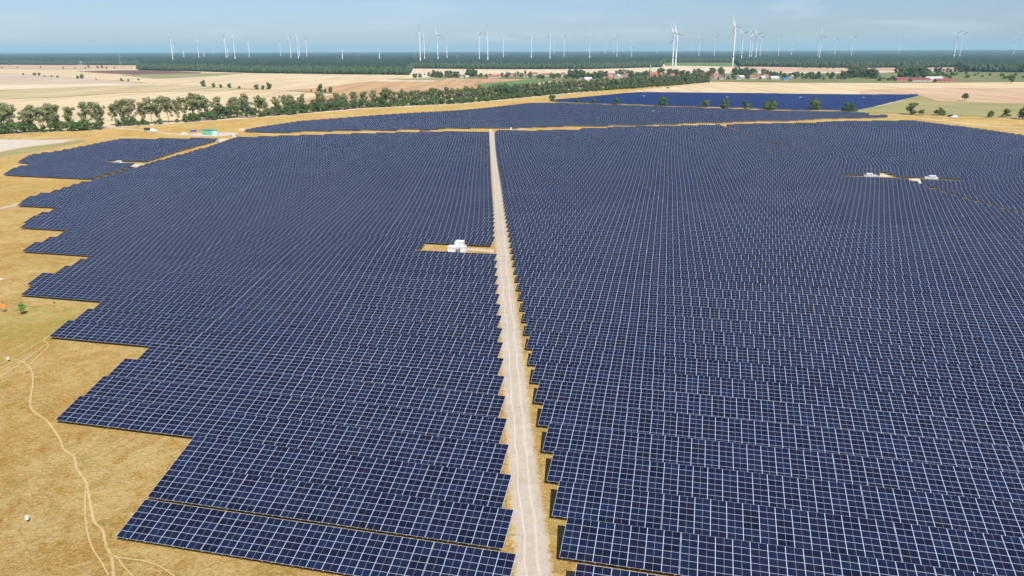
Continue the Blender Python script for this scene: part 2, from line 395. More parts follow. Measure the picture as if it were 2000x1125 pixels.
def ribbon(name, pxpts, widths, mat, lift, label, cat='path', rag=0.0, step=4.0, seed=0):
    """a track along pixels of the photograph, draped on the ground, with ragged edges"""
    rnd = random.Random(seed)
    if cat == 'path' and len(pxpts) > 3:
        q = []
        for i in range(len(pxpts)-1):
            p0, p1, p2, p3 = pxpts[max(0, i-1)], pxpts[i], pxpts[i+1], pxpts[min(len(pxpts)-1, i+2)]
            for t in (0, 0.25, 0.5, 0.75):
                q.append(tuple(0.5*(2*p1[a]+(p2[a]-p0[a])*t+(2*p0[a]-5*p1[a]+4*p2[a]-p3[a])*t*t+(3*p1[a]-p0[a]-3*p2[a]+p3[a])*t**3) for a in (0, 1)))
        pxpts = q+[pxpts[-1]]
    P = [at(*p) for p in pxpts]
    W = widths if isinstance(widths, (list, tuple)) else [widths]*len(P)
    c = []
    for i in range(len(P)-1):
        L_ = (P[i+1]-P[i]).length; k = max(1, int(L_/step))
        for j in range(k): t = j/k; c.append((P[i].lerp(P[i+1], t), W[i]*(1-t)+W[i+1]*t))
    c.append((P[-1], W[-1]))
    mb = MB(); rows = []
    for i, (p, wd) in enumerate(c):
        a = c[max(0, i-1)][0]; b_ = c[min(len(c)-1, i+1)][0]; d = (b_-a).normalized(); s = Vector((-d.y, d.x, 0))
        l = p+s*(wd/2+rnd.uniform(-rag, rag)); r_ = p-s*(wd/2+rnd.uniform(-rag, rag))
        mp_ = p; rows.append(([Vector((q.x, q.y, hgt(q.x, q.y)+lift)) for q in (l, mp_, r_)], wd/2))
    for i in range(len(rows)-1):
        for j in range(2): (r0, h0), (r1, h1) = rows[i], rows[i+1]; mb.quad(r0[j+1], r1[j+1], r1[j], r0[j], uv=[(j, h0), (j, h1), (j-1, h1), (j-1, h0)])
    o = mb.build(name, mat); tag(o, label, cat, kind='structure'); return o

# farmland
S = field_mat
M['straw'] = S('straw_stubble', (0.488, 0.360, 0.197), (0.577, 0.454, 0.279), 0.006, (25, 14, 0.5), fine=0.10)
M['straw2'] = S('pale_stubble', (0.533, 0.410, 0.258), (0.607, 0.497, 0.340), 0.006, (10, 20, 0.4), fine=0.10)
M['greytan'] = S('grey_tan_stubble', (0.444, 0.331, 0.231), (0.518, 0.403, 0.286), 0.004, (5, 24, 0.3), fine=0.08)
M['olivetan'] = S('olive_stubble', (0.37, 0.30, 0.15), (0.47, 0.375, 0.21), 0.006, (5, 20, 0.5), fine=0.08)
M['brownfield'] = S('brown_stubble', (0.370, 0.216, 0.099), (0.459, 0.288, 0.150), 0.008, (12, 16, 0.5), fine=0.10)
M['ploughed'] = S('ploughed_soil', (0.141, 0.068, 0.051), (0.192, 0.101, 0.075), 0.01, (0, 12, 0.3), fine=0.10)
M['greencrop'] = S('green_crop', (0.104, 0.173, 0.051), (0.148, 0.223, 0.075), 0.01, fine=0.10)
M['dullgreen'] = S('dull_green_crop', (0.237, 0.238, 0.099), (0.311, 0.295, 0.136), 0.01, fine=0.10)
M['pasture'] = S('grazed_pasture', (0.266, 0.238, 0.092), (0.370, 0.310, 0.136), 0.012, None, (0.222, 0.230, 0.082), fine=0.12)
M['garden'] = S('garden_green', (0.126, 0.144, 0.051), (0.252, 0.230, 0.095), 0.02, fine=0.12)
M['pinktan'] = S('pinkish_stubble', (0.429, 0.274, 0.163), (0.503, 0.346, 0.218), 0.006, (15, 18, 0.5), fine=0.10)
M['verge'] = S('dark_verge', (0.163, 0.115, 0.054), (0.252, 0.180, 0.082), 0.05, fine=0.15)
sheet('stubble_field', [(-400, 121), (1300, 118), (1300, 163), (1100, 185), (1000, 195), (900, 204), (800, 209), (700, 214), (600, 223), (500, 231), (400, 238), (300, 245), (225, 249), (100, 258), (0, 262), (-400, 290)],
      M['straw'], 0.12, 'wide pale straw field beyond the long hedgerow')
sheet('stubble_field', [(-300, 136), (0, 143), (100, 149.5), (200, 156), (290, 162.5), (170, 164), (0, 166), (-300, 170)], M['greytan'], 0.4, 'grey tan strip of stubble left of the ditch')
sheet('stubble_field', [(-300, 164), (0, 166), (170, 164), (290, 163), (400, 170), (180, 170), (0, 176), (-300, 182)], M['straw2'], 0.45, 'bright pale strip below the grey tan stubble')
sheet('stubble_field', [(-300, 182), (0, 176), (130, 170.5), (300, 165.5), (400, 170), (520, 174), (380, 178), (250, 181), (120, 190), (0, 194), (-300, 205)], M['olivetan'], 0.5, 'olive tinged band of stubble in the left farmland')
sheet('ploughed_field', [(148, 139.5), (230, 137.5), (300, 137.2), (395, 141.5), (390, 143), (275, 146.5), (200, 143)], M['ploughed'], 0.4, 'dark purple brown ploughed strip before the left woods')
sheet('crop_field', [(235, 146.8), (390, 143.2), (475, 143.2), (430, 147.5), (350, 152.5), (300, 153.8)], M['dullgreen'], 0.45, 'dull green wedge beside the ploughed strip')
sheet('stubble_field', [(-300, 126), (-50, 127), (260, 128.5), (262, 134), (140, 136), (-300, 133)], M['pinktan'], 0.4, 'narrow tan strip along the left woods')
sheet('stubble_field', [(560, 176.5), (620, 171.5), (717, 160), (800, 157), (875, 155.5), (960, 153), (1040, 152), (1080, 158), (990, 168), (950, 176), (870, 186), (800, 196), (700, 202), (600, 212), (585, 196), (660, 184), (600, 181)], M['brownfield'], 0.4, 'orange brown stubble field before the village')
sheet('stubble_field', [(717, 159.5), (750, 155.5), (860, 157.5), (845, 160)], M['straw2'], 0.6, 'pale sliver of stubble above the orange brown field')
sheet('crop_field', [(755, 154.5), (875, 152.6), (858, 157.6), (790, 157)], M['dullgreen'], 0.7, 'thin green strip left of the village')
sheet('crop_field', [(925, 165), (1040, 155), (1080, 158), (1000, 168), (960, 176)], M['greencrop'], 0.7, 'green triangle of crop between hedgerow and village')
sheet('stubble_field', [(803, 134.2), (1000, 136), (1160, 135.3), (1293, 131.5), (1300, 128.5), (1350, 128.5), (1450, 131), (1500, 131), (1660, 133), (1890, 132), (1890, 141.2), (2000, 142.4), (2300, 143), (2300, 151), (1390, 145), (1250, 143), (1000, 146), (840, 147), (800, 146.5)], M['straw2'], 0.5, 'pale stubble field between village and woods')
sheet('stubble_field', [(1450, 131.4), (1660, 133.4), (1885, 132.4), (1885, 138), (1700, 139), (1600, 141), (1490, 139.6)], M['pinktan'], 0.8, 'pinkish stubble strip behind the right village trees')
sheet('crop_field', [(1294, 123), (1440, 123), (1444, 130.3), (1350, 129), (1300, 128.2)], M['greencrop'], 0.6, 'bright green crop field beneath the turbines')
sheet('meadow', [(840, 146), (1000, 146.5), (1250, 143), (1390, 144), (1700, 143), (1815, 139.5), (2300, 146), (2300, 158), (1800, 162), (1560, 161.5), (1390, 159), (1200, 168), (1050, 155.5), (860, 153)], M['garden'], 0.65, 'green gardens and meadows round the village')
sheet('stubble_field', [(1215, 181.5), (1250, 176), (1390, 160.6), (1500, 161.5), (1800, 162), (1900, 160), (2300, 156), (2300, 215), (2000, 203), (1830, 197), (1797, 186.5), (1500, 184), (1250, 181.5)], M['straw'], 0.2, 'wide straw field behind the blue solar block')
sheet('stubble_field', [(1680, 176), (1820, 172), (2300, 172), (2300, 215), (2000, 203), (1830, 197), (1797, 186.5), (1680, 185.5)], M['pinktan'], 0.35, 'brownish stubble in front of the farm barns')
sheet('pasture', [(1640, 221), (1675, 216), (1795, 186), (1815, 185), (1830, 196), (2000, 202), (2300, 214), (2300, 243), (2000, 231), (1775, 223), (1735, 221)], M['pasture'], 0.3, 'olive green pasture on the right behind the panels')
sheet('sand_lot', [(-120, 274), (0, 272.5), (100, 272), (148, 272), (120, 279), (50, 288), (0, 297), (-120, 316)], M['rut'], 0.06, 'pale bare gravel lot at the left edge', 'lot')
sheet('verge', [(-120, 318), (0, 298), (50, 289), (122, 280), (160, 273), (170, 276), (110, 289), (40, 300), (0, 306), (-120, 328)], M['pasture'], 0.05, 'weedy green verge under the gravel lot', 'verge')
sheet('yard', [(360, 263), (390, 259.5), (440, 258), (462, 259), (466, 262), (430, 266.5), (385, 265.5)], M['rut'], 0.08, 'white gravel yard round the green container building', 'yard')
ribbon('ditch', [(-200, 130), (0, 143), (100, 149.5), (200, 156), (290, 163), (400, 170), (500, 175), (560, 177), (650, 183.5)], 3.0, M['verge'], 0.9, 'dark field ditch crossing the left farmland', 'ditch', rag=0.8, step=12)
ribbon('dirt_road', [(212, 248), (225, 250), (280, 254), (330, 260), (365, 263)], [4, 5, 5, 5.5, 7], M['softtrack'], 0.07, 'white gravel track leading to the green building', 'track', rag=0.3)
ribbon('dirt_road', [(1670, 216.8), (1720, 206), (1768, 196)], 5.0, M['greytan'], 0.45, 'grey track beside the blue solar block', 'track', rag=0.5)
ribbon('dirt_road', [(1725, 223), (1750, 226.2), (1800, 229), (1900, 231), (2000, 231.5), (2200, 232)], [4, 4, 3, 2.5, 2.5, 2.5], M['rut'], 0.4, 'sandy track along the right pasture', 'track', rag=0.4)
ribbon('dirt_road', [(1780, 229), (1850, 237), (1950, 247), (2050, 252), (2200, 262)], 7.0, M['straw'], 0.08, 'faint pale track right of the panels', 'track', rag=0.8)
ribbon('dirt_road', [(1960, 254), (1985, 254.5), (2030, 254.3)], 4.0, M['rut'], 0.12, 'short white track at the right edge', 'track', rag=0.4)
ribbon('dirt_road', [(1010, 252.5), (1040, 249.5), (1062, 246)], 5.5, M['softtrack'], 0.07, 'pale gravel spur between the two solar blocks', 'track', rag=0.3)
ribbon('dirt_road', [(-40, 413), (0, 406.5), (20, 401.5), (39, 396.5)], 4.0, M['gravel'], 0.05, 'pale gravel track at the left edge', 'track', rag=0.15)
sheet('sand_verge', [(425, 275), (432, 270.5), (447, 270), (439, 275), (430, 278)], M['sand'], 0.05, 'bare sand at the top of the diagonal lane', 'verge')
# the main gravel road: pale shoulders, two worn ruts
road_px = [(1046, 1240), (1043, 1125), (1030, 1000), (1019, 900), (1010, 800), (1001, 700), (994, 620), (986, 540), (979, 460), (972, 380), (966.5, 320), (962, 275), (960, 257)]
ribbon('gravel_road', road_px, 5.6, M['road'], 0.04, 'straight pale gravel road between the two solar blocks', 'road', rag=0.0, step=2.0, seed=3)
ribbon('gravel_apron', [(890, 486), (925, 487), (950, 489), (978, 491)], [3.5, 5.0, 6.0, 9.5], M['apron'], 0.034, 'gravel apron joining the white cabins to the road', 'apron', rag=0.0, step=2)
# trodden paths on the left
T = [[(98, 655), (84, 664), (95, 675), (75, 695), (58, 712)],
     [(15, 700), (45, 707), (62, 725), (64, 750), (60, 775), (62, 800), (92, 823), (115, 855), (125, 878), (145, 893), (150, 915), (168, 943), (174, 970), (184, 1018), (200, 1035), (207, 1065), (218, 1090), (222, 1125), (224, 1180)],
     [(168, 943), (166, 990), (170, 1035), (180, 1070), (198, 1098), (212, 1125)],
     [(216, 1083), (240, 1091), (275, 1095), (310, 1106), (340, 1125), (360, 1140)],
     [(228, 1088), (240, 1105), (260, 1127)],
     [(162, 928), (200, 940), (240, 942), (262, 950)]]
TW = [0.46, 0.50, 0.30, 0.30, 0.24, 0.20]
TL_ = ['short trodden path leaving a corner of the panels', 'long winding trodden path down the left meadow', 'faint side path left of the winding path',
       'curving foot trail below the front row', 'thin branch trail at the bottom of the meadow', 'faint trail running towards the second row']
for i, t in enumerate(T): ribbon('footpath', t, TW[i], M['trail'], 0.05+0.007*i, TL_[i], 'path', rag=0.0, step=1.0, seed=i)
for i, (a, b_) in enumerate([((0, 712), (100, 655)), ((0, 737), (90, 672)), ((0, 727), (85, 678)), ((-20, 700), (72, 660)), ((0, 718), (60, 690))]):
    ribbon('wheel_track', [a, ((a[0]+b_[0])/2, (a[1]+b_[1])/2+1.5), b_], 0.45, M['trail'], 0.045, ordn(i+1)+' of the parallel wheel tracks at the left edge', 'track', rag=0.0, step=0.8, seed=20+i)

# ------------------------------------------------------------------ solar tables
A_ROW = R(13.486); TILT = R(16.614); MW, LS = 2.03, 6.10; H_LOW = 0.81
N0, PIT = 68.27, 8.377
rv = Vector((math.cos(A_ROW), -math.sin(A_ROW), 0)); nv = Vector((math.sin(A_ROW), math.cos(A_ROW), 0)); zv = Vector((0, 0, 1))
ZM = H_LOW+LS/2*math.sin(TILT)
def sn(px, py, z=ZM):
    p = at(px, py, z); return (p.dot(rv), p.dot(nv))
left_poly = [(216, 1046), (273, 968), (279, 966), (330, 899), (345, 899.5), (373, 846), (240, 832), (115, 820), (162, 769), (172, 769), (211, 730), (222, 730), (255, 696), (263, 696), (288, 671), (190, 661), (98, 653), (132, 619), (146, 620), (174, 595), (185, 595), (206, 577), (120, 572), (50, 568), (80, 539), (97, 541), (116, 522), (130, 522), (150, 507), (160, 507), (170, 500), (100, 496), (46, 493), (72, 472), (86, 473), (100, 461), (115, 461), (127, 451), (140, 449), (146, 447), (90, 441), (45, 438.5), (66, 422.5), (90, 414), (110, 406), (126, 405), (80, 402), (38, 400.5), (54, 386), (77, 380.5), (100, 374), (120, 368), (140, 362.5), (160, 357.5), (181, 352), (210, 343), (240, 335), (268, 327), (306, 316), (365, 300), (426, 281), (457, 267), (530, 264.5), (592, 262.5), (717, 260), (780, 258), (897, 255.5), (954, 256.5),
             (956, 300), (958, 352), (960, 380), (963, 432), (963, 466), (966, 500), (969, 560), (975, 640), (979.5, 790), (985, 892), (989.6, 956), (993, 1031), (999, 1125), (850, 1160)]
right_poly = [(1133, 1200), (1100.6, 1048), (1085.7, 972), (1075, 907), (1066, 852), (1045, 740), (1024.5, 611), (1011, 539), (999.5, 472), (989, 412), (980, 352), (974, 320), (970, 292), (967, 254.5), (1078, 254), (1079, 252), (1134, 252), (1136, 250), (1185, 250), (1187, 248), (1290, 246), (1337, 245), (1401, 243), (1500, 240.5), (1592, 239), (1636, 235.5), (1790, 234), (1825, 239), (1887, 247), (1925, 252), (2000, 264), (2080, 276), (2160, 330), (2200, 500), (2220, 800), (2250, 1250), (2600, 1600)]
upper_poly = [(478, 256), (478, 252), (500, 247.5), (587, 236), (675, 230), (712, 227), (825, 219), (900, 214), (1000, 205), (1037, 201), (1100, 201), (1207, 205), (1320, 209), (1410, 211), (1500, 215), (1650, 217.5), (1694, 220), (1696, 224), (1732, 225), (1732, 229), (1675, 230), (1610, 231), (1536, 236), (1475, 236), (1405, 239.5), (1342, 240), (1320, 243), (1267, 243), (1257, 245.5), (1195, 244.5), (1185, 247), (1125, 245.5), (1062, 247.5), (1000, 250.5), (947, 249.5), (875, 250), (842, 254), (782, 252), (775, 255), (717, 253), (705, 255.5), (655, 254.5), (647, 256.5), (590, 256), (580, 258), (500, 256.5)]
far_poly = [(1085, 199), (1085, 194.5), (1225, 181), (1250, 179.5), (1500, 182), (1685, 184), (1795, 184), (1717, 205), (1675, 215), (1562, 215), (1500, 213), (1450, 209.5), (1312, 207), (1160, 201.5)]
small_poly = [(6, 343), (19, 332.5), (37, 328), (55, 324), (87, 318.2), (39, 315.5), (50, 305.5), (67, 302.5), (82, 300), (125, 292), (155, 286), (190, 279), (232, 271), (297, 272.5), (307, 269.5), (427, 270), (353, 292), (293, 311), (243, 328), (172, 351), (90, 347.5)]
ZT, ZB = H_LOW+LS*math.sin(TILT), H_LOW
def lift_poly(poly, tops, bots=()):
    out = []
    for i, p in enumerate(poly):
        z = ZM
        if any(a <= i <= b_ for a, b_ in tops): z = ZT
        if any(a <= i <= b_ for a, b_ in bots): z = ZB
        out.append((p[0], p[1], z))
    return out
def idx(poly, p): return poly.index(p)
left_poly = lift_poly(left_poly, [(idx(left_poly, (457, 267)), idx(left_poly, (954, 256.5)))])
right_poly = lift_poly(right_poly, [(idx(right_poly, (967, 254.5)), idx(right_poly, (2000, 264)))])
upper_poly = lift_poly(upper_poly, [(1, idx(upper_poly, (1696, 224)))], [(idx(upper_poly, (1732, 229)), len(upper_poly)-1), (0, 0)])
far_poly = lift_poly(far_poly, [(1, 6)], [(0, 0), (7, len(far_poly)-1)])
small_poly = lift_poly(small_poly, [(idx(small_poly, (125, 292)), idx(small_poly, (427, 270)))], [(len(small_poly)-2, len(small_poly)-1), (0, 0)])
def spans(poly, k, z=ZM):
    q = [sn(*p) for p in poly]; nn = N0+k*PIT+LS*math.cos(TILT)/2; xs_ = []
    for i in range(len(q)):
        (s0, n0), (s1, n1) = q[i], q[(i+1) % len(q)]
        if (n0 > nn) != (n1 > nn): xs_.append(s0+(nn-n0)/(n1-n0)*(s1-s0))
    xs_.sort(); return [(xs_[i], xs_[i+1]) for i in range(0, len(xs_)-1, 2)]
def cutgap(sp, a, b_):
    out = []
    for s0, s1 in sp:
        if b_ <= s0 or a >= s1: out.append((s0, s1)); continue
        if a > s0: out.append((s0, a))
        if b_ < s1: out.append((b_, s1))
    return out
def kof(px, py, z=ZM): return round((sn(px, py, z)[1]-N0-LS*math.cos(TILT)/2)/PIT)
# places where a table is left out for an inverter station: (pixel span, row)
holes = {'left': [], 'right': [], 'upper': [], 'far': [], 'small': []}
def hole(block, x0, x1, y, z=0.8, n=1, k=None):
    if k is None: k = round((sn((x0+x1)/2, y, z)[1]-N0-LS*math.cos(TILT)/2)/PIT)
    s0 = sn(x0, y, z)[0]; s1 = sn(x1, y, z)[0]
    for q in range(n): holes[block].append((k-q, s0, s1))
hole('left', 823, 1000, 484, n=2, k=19)
hole('small', 203, 300, 317, n=2); hole('right', 1642, 1871, 349.5, n=2)
hole('right', 1784, 1799, 358); hole('right', 1764, 1798, 354); hole('right', 1715, 1735, 341)
hole('right', 1483, 1494, 272); hole('right', 1506, 1523, 268.5)
hole('upper', 1158, 1174, 232.5); hole('upper', 1262, 1283, 219)
lane = [sn(*p) for p in [(1401, 241), (1490, 269), (1575, 297), (1700, 328), (1735, 338), (1811, 362), (1830, 368.3), (1874, 380.5), (1922, 393.5), (1975, 407.5), (2060, 432), (2200, 470)]]
def lane_s(nn):
    for i in range(len(lane)-1):
        (s0, n0), (s1, n1) = lane[i], lane[i+1]
        if min(n0, n1) <= nn <= max(n0, n1) and n0 != n1: return s0+(nn-n0)/(n1-n0)*(s1-s0)
NLANE = kof(1800, 360)
tables = []       # (block, k, s, modules, index along row from its anchor)
for block, poly, k0, k1, anchor in (('left', left_poly, 0, 95, 'R'), ('right', right_poly, 0, 105, 'L'), ('upper', upper_poly, 50, 145, 'L'), ('far', far_poly, 80, 230, 'L'), ('small', small_poly, 20, 90, 'R')):
    for k in range(k0, k1):
        sp = spans(poly, k)
        for (hk, a, b_) in holes[block]:
            if hk == k: sp = cutgap(sp, a, b_)
        nn = N0+k*PIT+LS*math.cos(TILT)/2
        if block == 'right':
            ls = lane_s(nn)
            if ls is not None: sp = cutgap(sp, ls-1.8, ls+1.8)
            l2 = lane_s(nn+PIT)
            if l2 is not None and (k < NLANE or k > NLANE+14): sp = cutgap(sp, l2-1.8, l2+1.8)
        for (a, b_) in sp:
            n_ = int(round((b_-a)/MW - 0.15))
            if n_ < 2: continue
            first = (7 if block == 'right' else 5) if n_ > 9 else n_
            out = []; left = n_; q = first
            while left > 0:
                q = min(q, left)
                if left-q in (1, 2): q = left if left <= 16 else q
                out.append(q); left -= q; q = 14
            pos = 0.0
            for i, q in enumerate(out):
                wd = q*MW; g = 0.07*i
                s = (a+pos*MW+g) if anchor == 'L' else (b_-pos*MW-g-wd)
                tables.append((block, k, s, q, i)); pos += q
def proj(P):
    d = P-Vector((0, 0, CAM_H)); z = d.dot(FW)
    if z < 1: return None
    return (1000+F_PX*d.dot(RT)/z, 562.5-F_PX*d.dot(UP)/z)
dn = nv*math.cos(TILT)+zv*math.sin(TILT)
def rown(k): return N0+k*PIT-(0.45 if k == 0 else 0)
def corners(k, s, q):
    lo = nv*rown(k)
    a = lo+rv*s; b_ = lo+rv*(s+q*MW)
    mid = nv*(LS*math.cos(TILT)/2)
    za = hgt((a+mid).x, (a+mid).y)+H_LOW; zb = hgt((b_+mid).x, (b_+mid).y)+H_LOW
    a = a+zv*za; b_ = b_+zv*zb
    return a, b_, b_+dn*LS, a+dn*LS
def area(t):
    c = [proj(p) for p in corners(t[1], t[2], t[3])]
    if any(p is None for p in c): return 0
    cx = [min(2000, max(0, p[0])) for p in c]; cy = [min(1125, max(0, p[1])) for p in c]
    return abs(sum(cx[i]*cy[(i+1) % 4]-cx[(i+1) % 4]*cy[i] for i in range(4)))/2
tables.sort(key=lambda t: -area(t))
near, rest = tables[:300], tables[300:]
pn = Vector((0, -math.sin(TILT), math.cos(TILT)))   # panel normal in table space
TH = 0.04
def local(u, v, h=0.0): return Vector((u, v*math.cos(TILT), H_LOW+v*math.sin(TILT)))+pn*h
cache = {}
def table_meshes(q):
    if q in cache: return cache[q]
    wd = q*MW; a = MB()
    t = [local(0, 0), local(wd, 0), local(wd, LS), local(0, LS)]; bt = [p-pn*TH for p in t]
    a.quad(*t, uv=[(0, 0), (wd, 0), (wd, LS), (0, LS)], mi=0)
    a.quad(bt[3], bt[2], bt[1], bt[0], mi=1)
    for i in range(4):
        j = (i+1) % 4; a.quad(t[i], bt[i], bt[j], t[j], mi=1)
    mod = a.mesh('module_array', [M['solar'], M['alu']])
    rl = MB()
    for v in (0.9, 2.4, 3.8, 5.3):
        M4 = Matrix.Translation(local(wd/2, v, -TH-0.05)) @ Matrix.Rotation(TILT, 4, 'X'); rl.box((0, 0, 0), (wd-0.1, 0.06, 0.08), M4)
    rail = rl.mesh('purlin_set', M['alu'])
    rf = MB(); n_ = max(2, int(round(wd/3.0))); xs_ = [wd*(i+0.5)/n_ for i in range(n_)]
    for x in xs_:
        M4 = Matrix.Translation(local(x, LS/2-0.08, -TH-0.16)) @ Matrix.Rotation(TILT, 4, 'X'); rf.box((0, 0, 0), (0.07, LS-0.3, 0.12), M4)
    # clamp ends peeping out under the lower edge
    x = 0.34
    while x < wd: rf.box((x, -0.05, H_LOW-0.045), (0.10, 0.12, 0.06)); x += 1.35
    raf = rf.mesh('rafter_set', M['alu'])
    pm = []
    for v in (1.3, 4.6):
        z1 = local(0, v, -TH-0.2).z; p = MB(); y = v*math.cos(TILT)
        p.box((0, y, (z1-0.4)/2), (0.12, 0.09, z1+0.4)); pm.append(p.mesh('post', M['alu']))
    cache[q] = (mod, rail, raf, pm, xs_[::2] if len(xs_) > 5 else xs_)
    return cache[q]
side_of = {'left': 'left of the gravel road', 'right': 'right of the gravel road', 'upper': 'in the strip beyond', 'small': 'in the small left block', 'far': 'in the blue block'}
# order along each row so that the words can count them
roworder = {}
for t in near: roworder.setdefault((t[0], t[1]), []).append(t)
for key, L_ in roworder.items(): L_.sort(key=lambda t: t[2], reverse=(key[0] == 'left'))
rank = {t: i+1 for L_ in roworder.values() for i, t in enumerate(L_)}
for t in sorted(near, key=lambda t: (t[1], t[2])):
    block, k, s, q, i = t
    a, b_, c, d = corners(k, s, q)
    mod, rail, raf, pm, px_ = table_meshes(q)
    base = a-zv*H_LOW
    o = empty('solar_table', base, -A_ROW)
    o.rotation_mode = 'XYZ'; o.rotation_euler = (0, -math.atan2(b_.z-a.z, q*MW), -A_ROW)
    size = 'short solar table' if q <= 8 else 'long solar table'
    rn = 'front row' if k == 0 else ordn(k+1)+' row'
    pos = 'nearest the road' if rank[t] == 1 else ordn(rank[t])+' from the road'
    tag(o, '%s, %s %s, %s' % (size, rn, {'left': 'left of the gravel road', 'right': 'right of the gravel road'}[block], pos), 'solar panel table', 'solar tables in rows on both sides of the gravel road')
    link(bpy.data.objects.new('module_array', mod), o)
    link(bpy.data.objects.new('purlin_set', rail), o)
    link(bpy.data.objects.new('rafter_set', raf), o)
    for x in px_:
        for pmm in pm:
            pob = link(bpy.data.objects.new('post', pmm), o); pob.location = (x, 0, 0)
def merged(name, lst, mat, label):
    mb = MB()
    for (block, k, s, q, i) in lst:
        a, b_, c, d = corners(k, s, q); nrm = (b_-a).cross(d-a).normalized()*TH; wd = q*MW
        off = (k*7+i*3)*MW*4
        mb.quad(a, b_, c, d, uv=[(off, 0), (off+wd, 0), (off+wd, LS), (off, LS)])
        a2, b2, c2, d2 = a-nrm, b_-nrm, c-nrm, d-nrm
        for u, v, u2, v2 in ((a, b_, a2, b2), (b_, c, b2, c2), (c, d, c2, d2), (d, a, d2, a2)): mb.quad(u, u2, v2, v, mi=1)
        mb.quad(d2, c2, b2, a2, mi=1)
        if k < 45:
            x = 2.0
            while x < wd:
                for v in (1.3, 4.6):
                    p = a+rv*x+dn*v*1.0; g = hgt(p.x, p.y); p2 = Vector((p.x, p.y, g-0.3)); mb.box(((p.x), (p.y), (p.z-0.1+g-0.3)/2), (0.12, 0.1, p.z-0.1-g+0.3), mi=1)
                x += 6
    o = mb.build(name, [mat, M['alu']]); tag(o, label, 'solar panel field', kind='stuff')
merged('solar_tables', [t for t in rest if t[0] != 'far'], M['solar'], 'endless rows of distant dark blue solar tables')
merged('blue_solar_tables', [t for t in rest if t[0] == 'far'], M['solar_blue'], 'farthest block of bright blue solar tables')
print('tables', len(tables), 'cut', area(near[-1]))
for p in ([(1782, 347.5), (1806, 348.5), (1809, 360), (1790, 359.5), (1781, 354)], [(1716, 340), (1728, 341), (1745, 347), (1712, 346.5)], [(256, 320), (280, 320), (270, 326), (251, 330)]):
    sheet('sand_patch', p, M['sand'], 0.05, 'bare sand left between the tables at x %d' % 0 if False else 'bare pale sand beside a white station ' + {1782: 'on the right, the larger patch', 1716: 'on the right, the wedge shaped patch', 256: 'in the small left block'}[p[0][0]], 'sand')

# ------------------------------------------------------------------ stations
def cabin(name, loc, rz, w_, d_, h_, label=None, group=None, doors=2, base=0.35, parent=None):
    o = empty(name, loc, rz)
    if parent is not None: o.parent = parent
    b = MB(); b.box((0, 0, base+h_/2), (w_, d_, h_)); b.build('housing', M['cabin'], o)
    r_ = MB(); r_.box((0, 0, base+h_+0.06), (w_+0.16, d_+0.16, 0.12)); r_.build('roof', M['white'], o)
    s_ = MB(); s_.box((0, 0, base/2-0.1), (w_-0.15, d_-0.15, base+0.2)); s_.build('plinth', M['louvre'], o)
    for i in range(doors):
        x = -w_/2+w_*(i+0.5)/doors; m_ = MB(); m_.box((x, -d_/2-0.02, base+h_*0.47), (w_/doors*0.8, 0.04, h_*0.84)); dd = m_.build('door', M['white'], o)
        g_ = MB()
        for j in range(5): g_.box((x, -d_/2-0.05, base+h_*0.62+j*0.12), (w_/doors*0.5, 0.02, 0.05))
        g_.build('louvre', M['louvre'], dd)
    if label: tag(o, label, 'cabin', group)
    return o
g_at = lambda x, y: (lambda p: Vector((p.x, p.y, hgt(p.x, p.y))))(at(x, y))
grp = 'white cabins of the inverter stations'
cabin('inverter_cabin', g_at(884.5, 492.5), -A_ROW, 2.7, 2.8, 1.7, 'low white cabin at the left of the cluster beside the gravel road', grp)
cabin('inverter_cabin', g_at(898, 489.5), -A_ROW, 2.6, 2.6, 2.9, 'tallest white cabin, at the back of the cluster beside the gravel road', grp)
cabin('inverter_cabin', g_at(905, 494.5), -A_ROW, 1.5, 2.3, 2.1, 'narrow white cabin at the right of the cluster beside the gravel road', grp, doors=1)
tb = empty('transformer', g_at(895.2, 494), -A_ROW); m_ = MB(); m_.box((0, 0, 1.0), (1.0, 1.6, 1.7)); m_.build('tank', M['louvre'], tb)
m_ = MB()
for j in range(6): m_.box((-0.4+j*0.16, -0.95, 1.0), (0.05, 0.28, 1.3))
m_.build('radiator', M['alu'], tb); m_ = MB()
for j in range(3): m_.tube((-0.3+j*0.3, 0, 1.85), (-0.3+j*0.3, 0, 2.25), 0.07, 0.04)
m_.build('insulator', M['white'], tb); tag(tb, 'grey transformer between the white cabins beside the gravel road', 'transformer')
def station(px, py, sc, label, flip=1):
    sc *= 0.72
    o = empty('transformer_station', g_at(px, py), -A_ROW)
    for (x, y, w_, d_, h_, nm) in ((0, 0, 4.2, 2.6, 3.0, 'main_cabin'), (flip*3.6, -0.2, 2.4, 2.4, 1.9, 'side_cabin'), (-flip*3.0, 0.1, 1.4, 2.0, 1.7, 'switch_cabinet')):
        b = MB(); b.box((x*sc, y*sc, 0.3+h_*sc/2), (w_*sc, d_*sc, h_*sc)); c = b.build(nm, M['cabin'], o)
        r_ = MB(); r_.box((x*sc, y*sc, 0.3+h_*sc+0.06), (w_*sc+0.16, d_*sc+0.16, 0.12)); r_.build('roof', M['white'], c)
        d__ = MB()
        for j in (-1, 1): d__.box((x*sc+j*w_*sc*0.22, y*sc-d_*sc/2-0.02, 0.35+h_*sc*0.45), (w_*sc*0.32, 0.04, h_*sc*0.8))
        d__.build('door', M['louvre'], c)
    m_ = MB(); m_.box((0, 0, 0.1), (9.2*sc, 3*sc, 0.5)); m_.build('plinth', M['louvre'], o)
    return tag(o, label, 'station', 'white transformer stations among the panels')
station(233, 321.5, 0.95, 'white station in the small solar block at the far left', -1)
station(1697, 349, 1.0, 'white station left of the sand wedge in the right solar field')
station(1820, 352, 1.05, 'white station right of the bare sand patch in the right solar field', -1)
station(1514, 271.5, 0.9, 'white station near the top of the right solar field', -1)
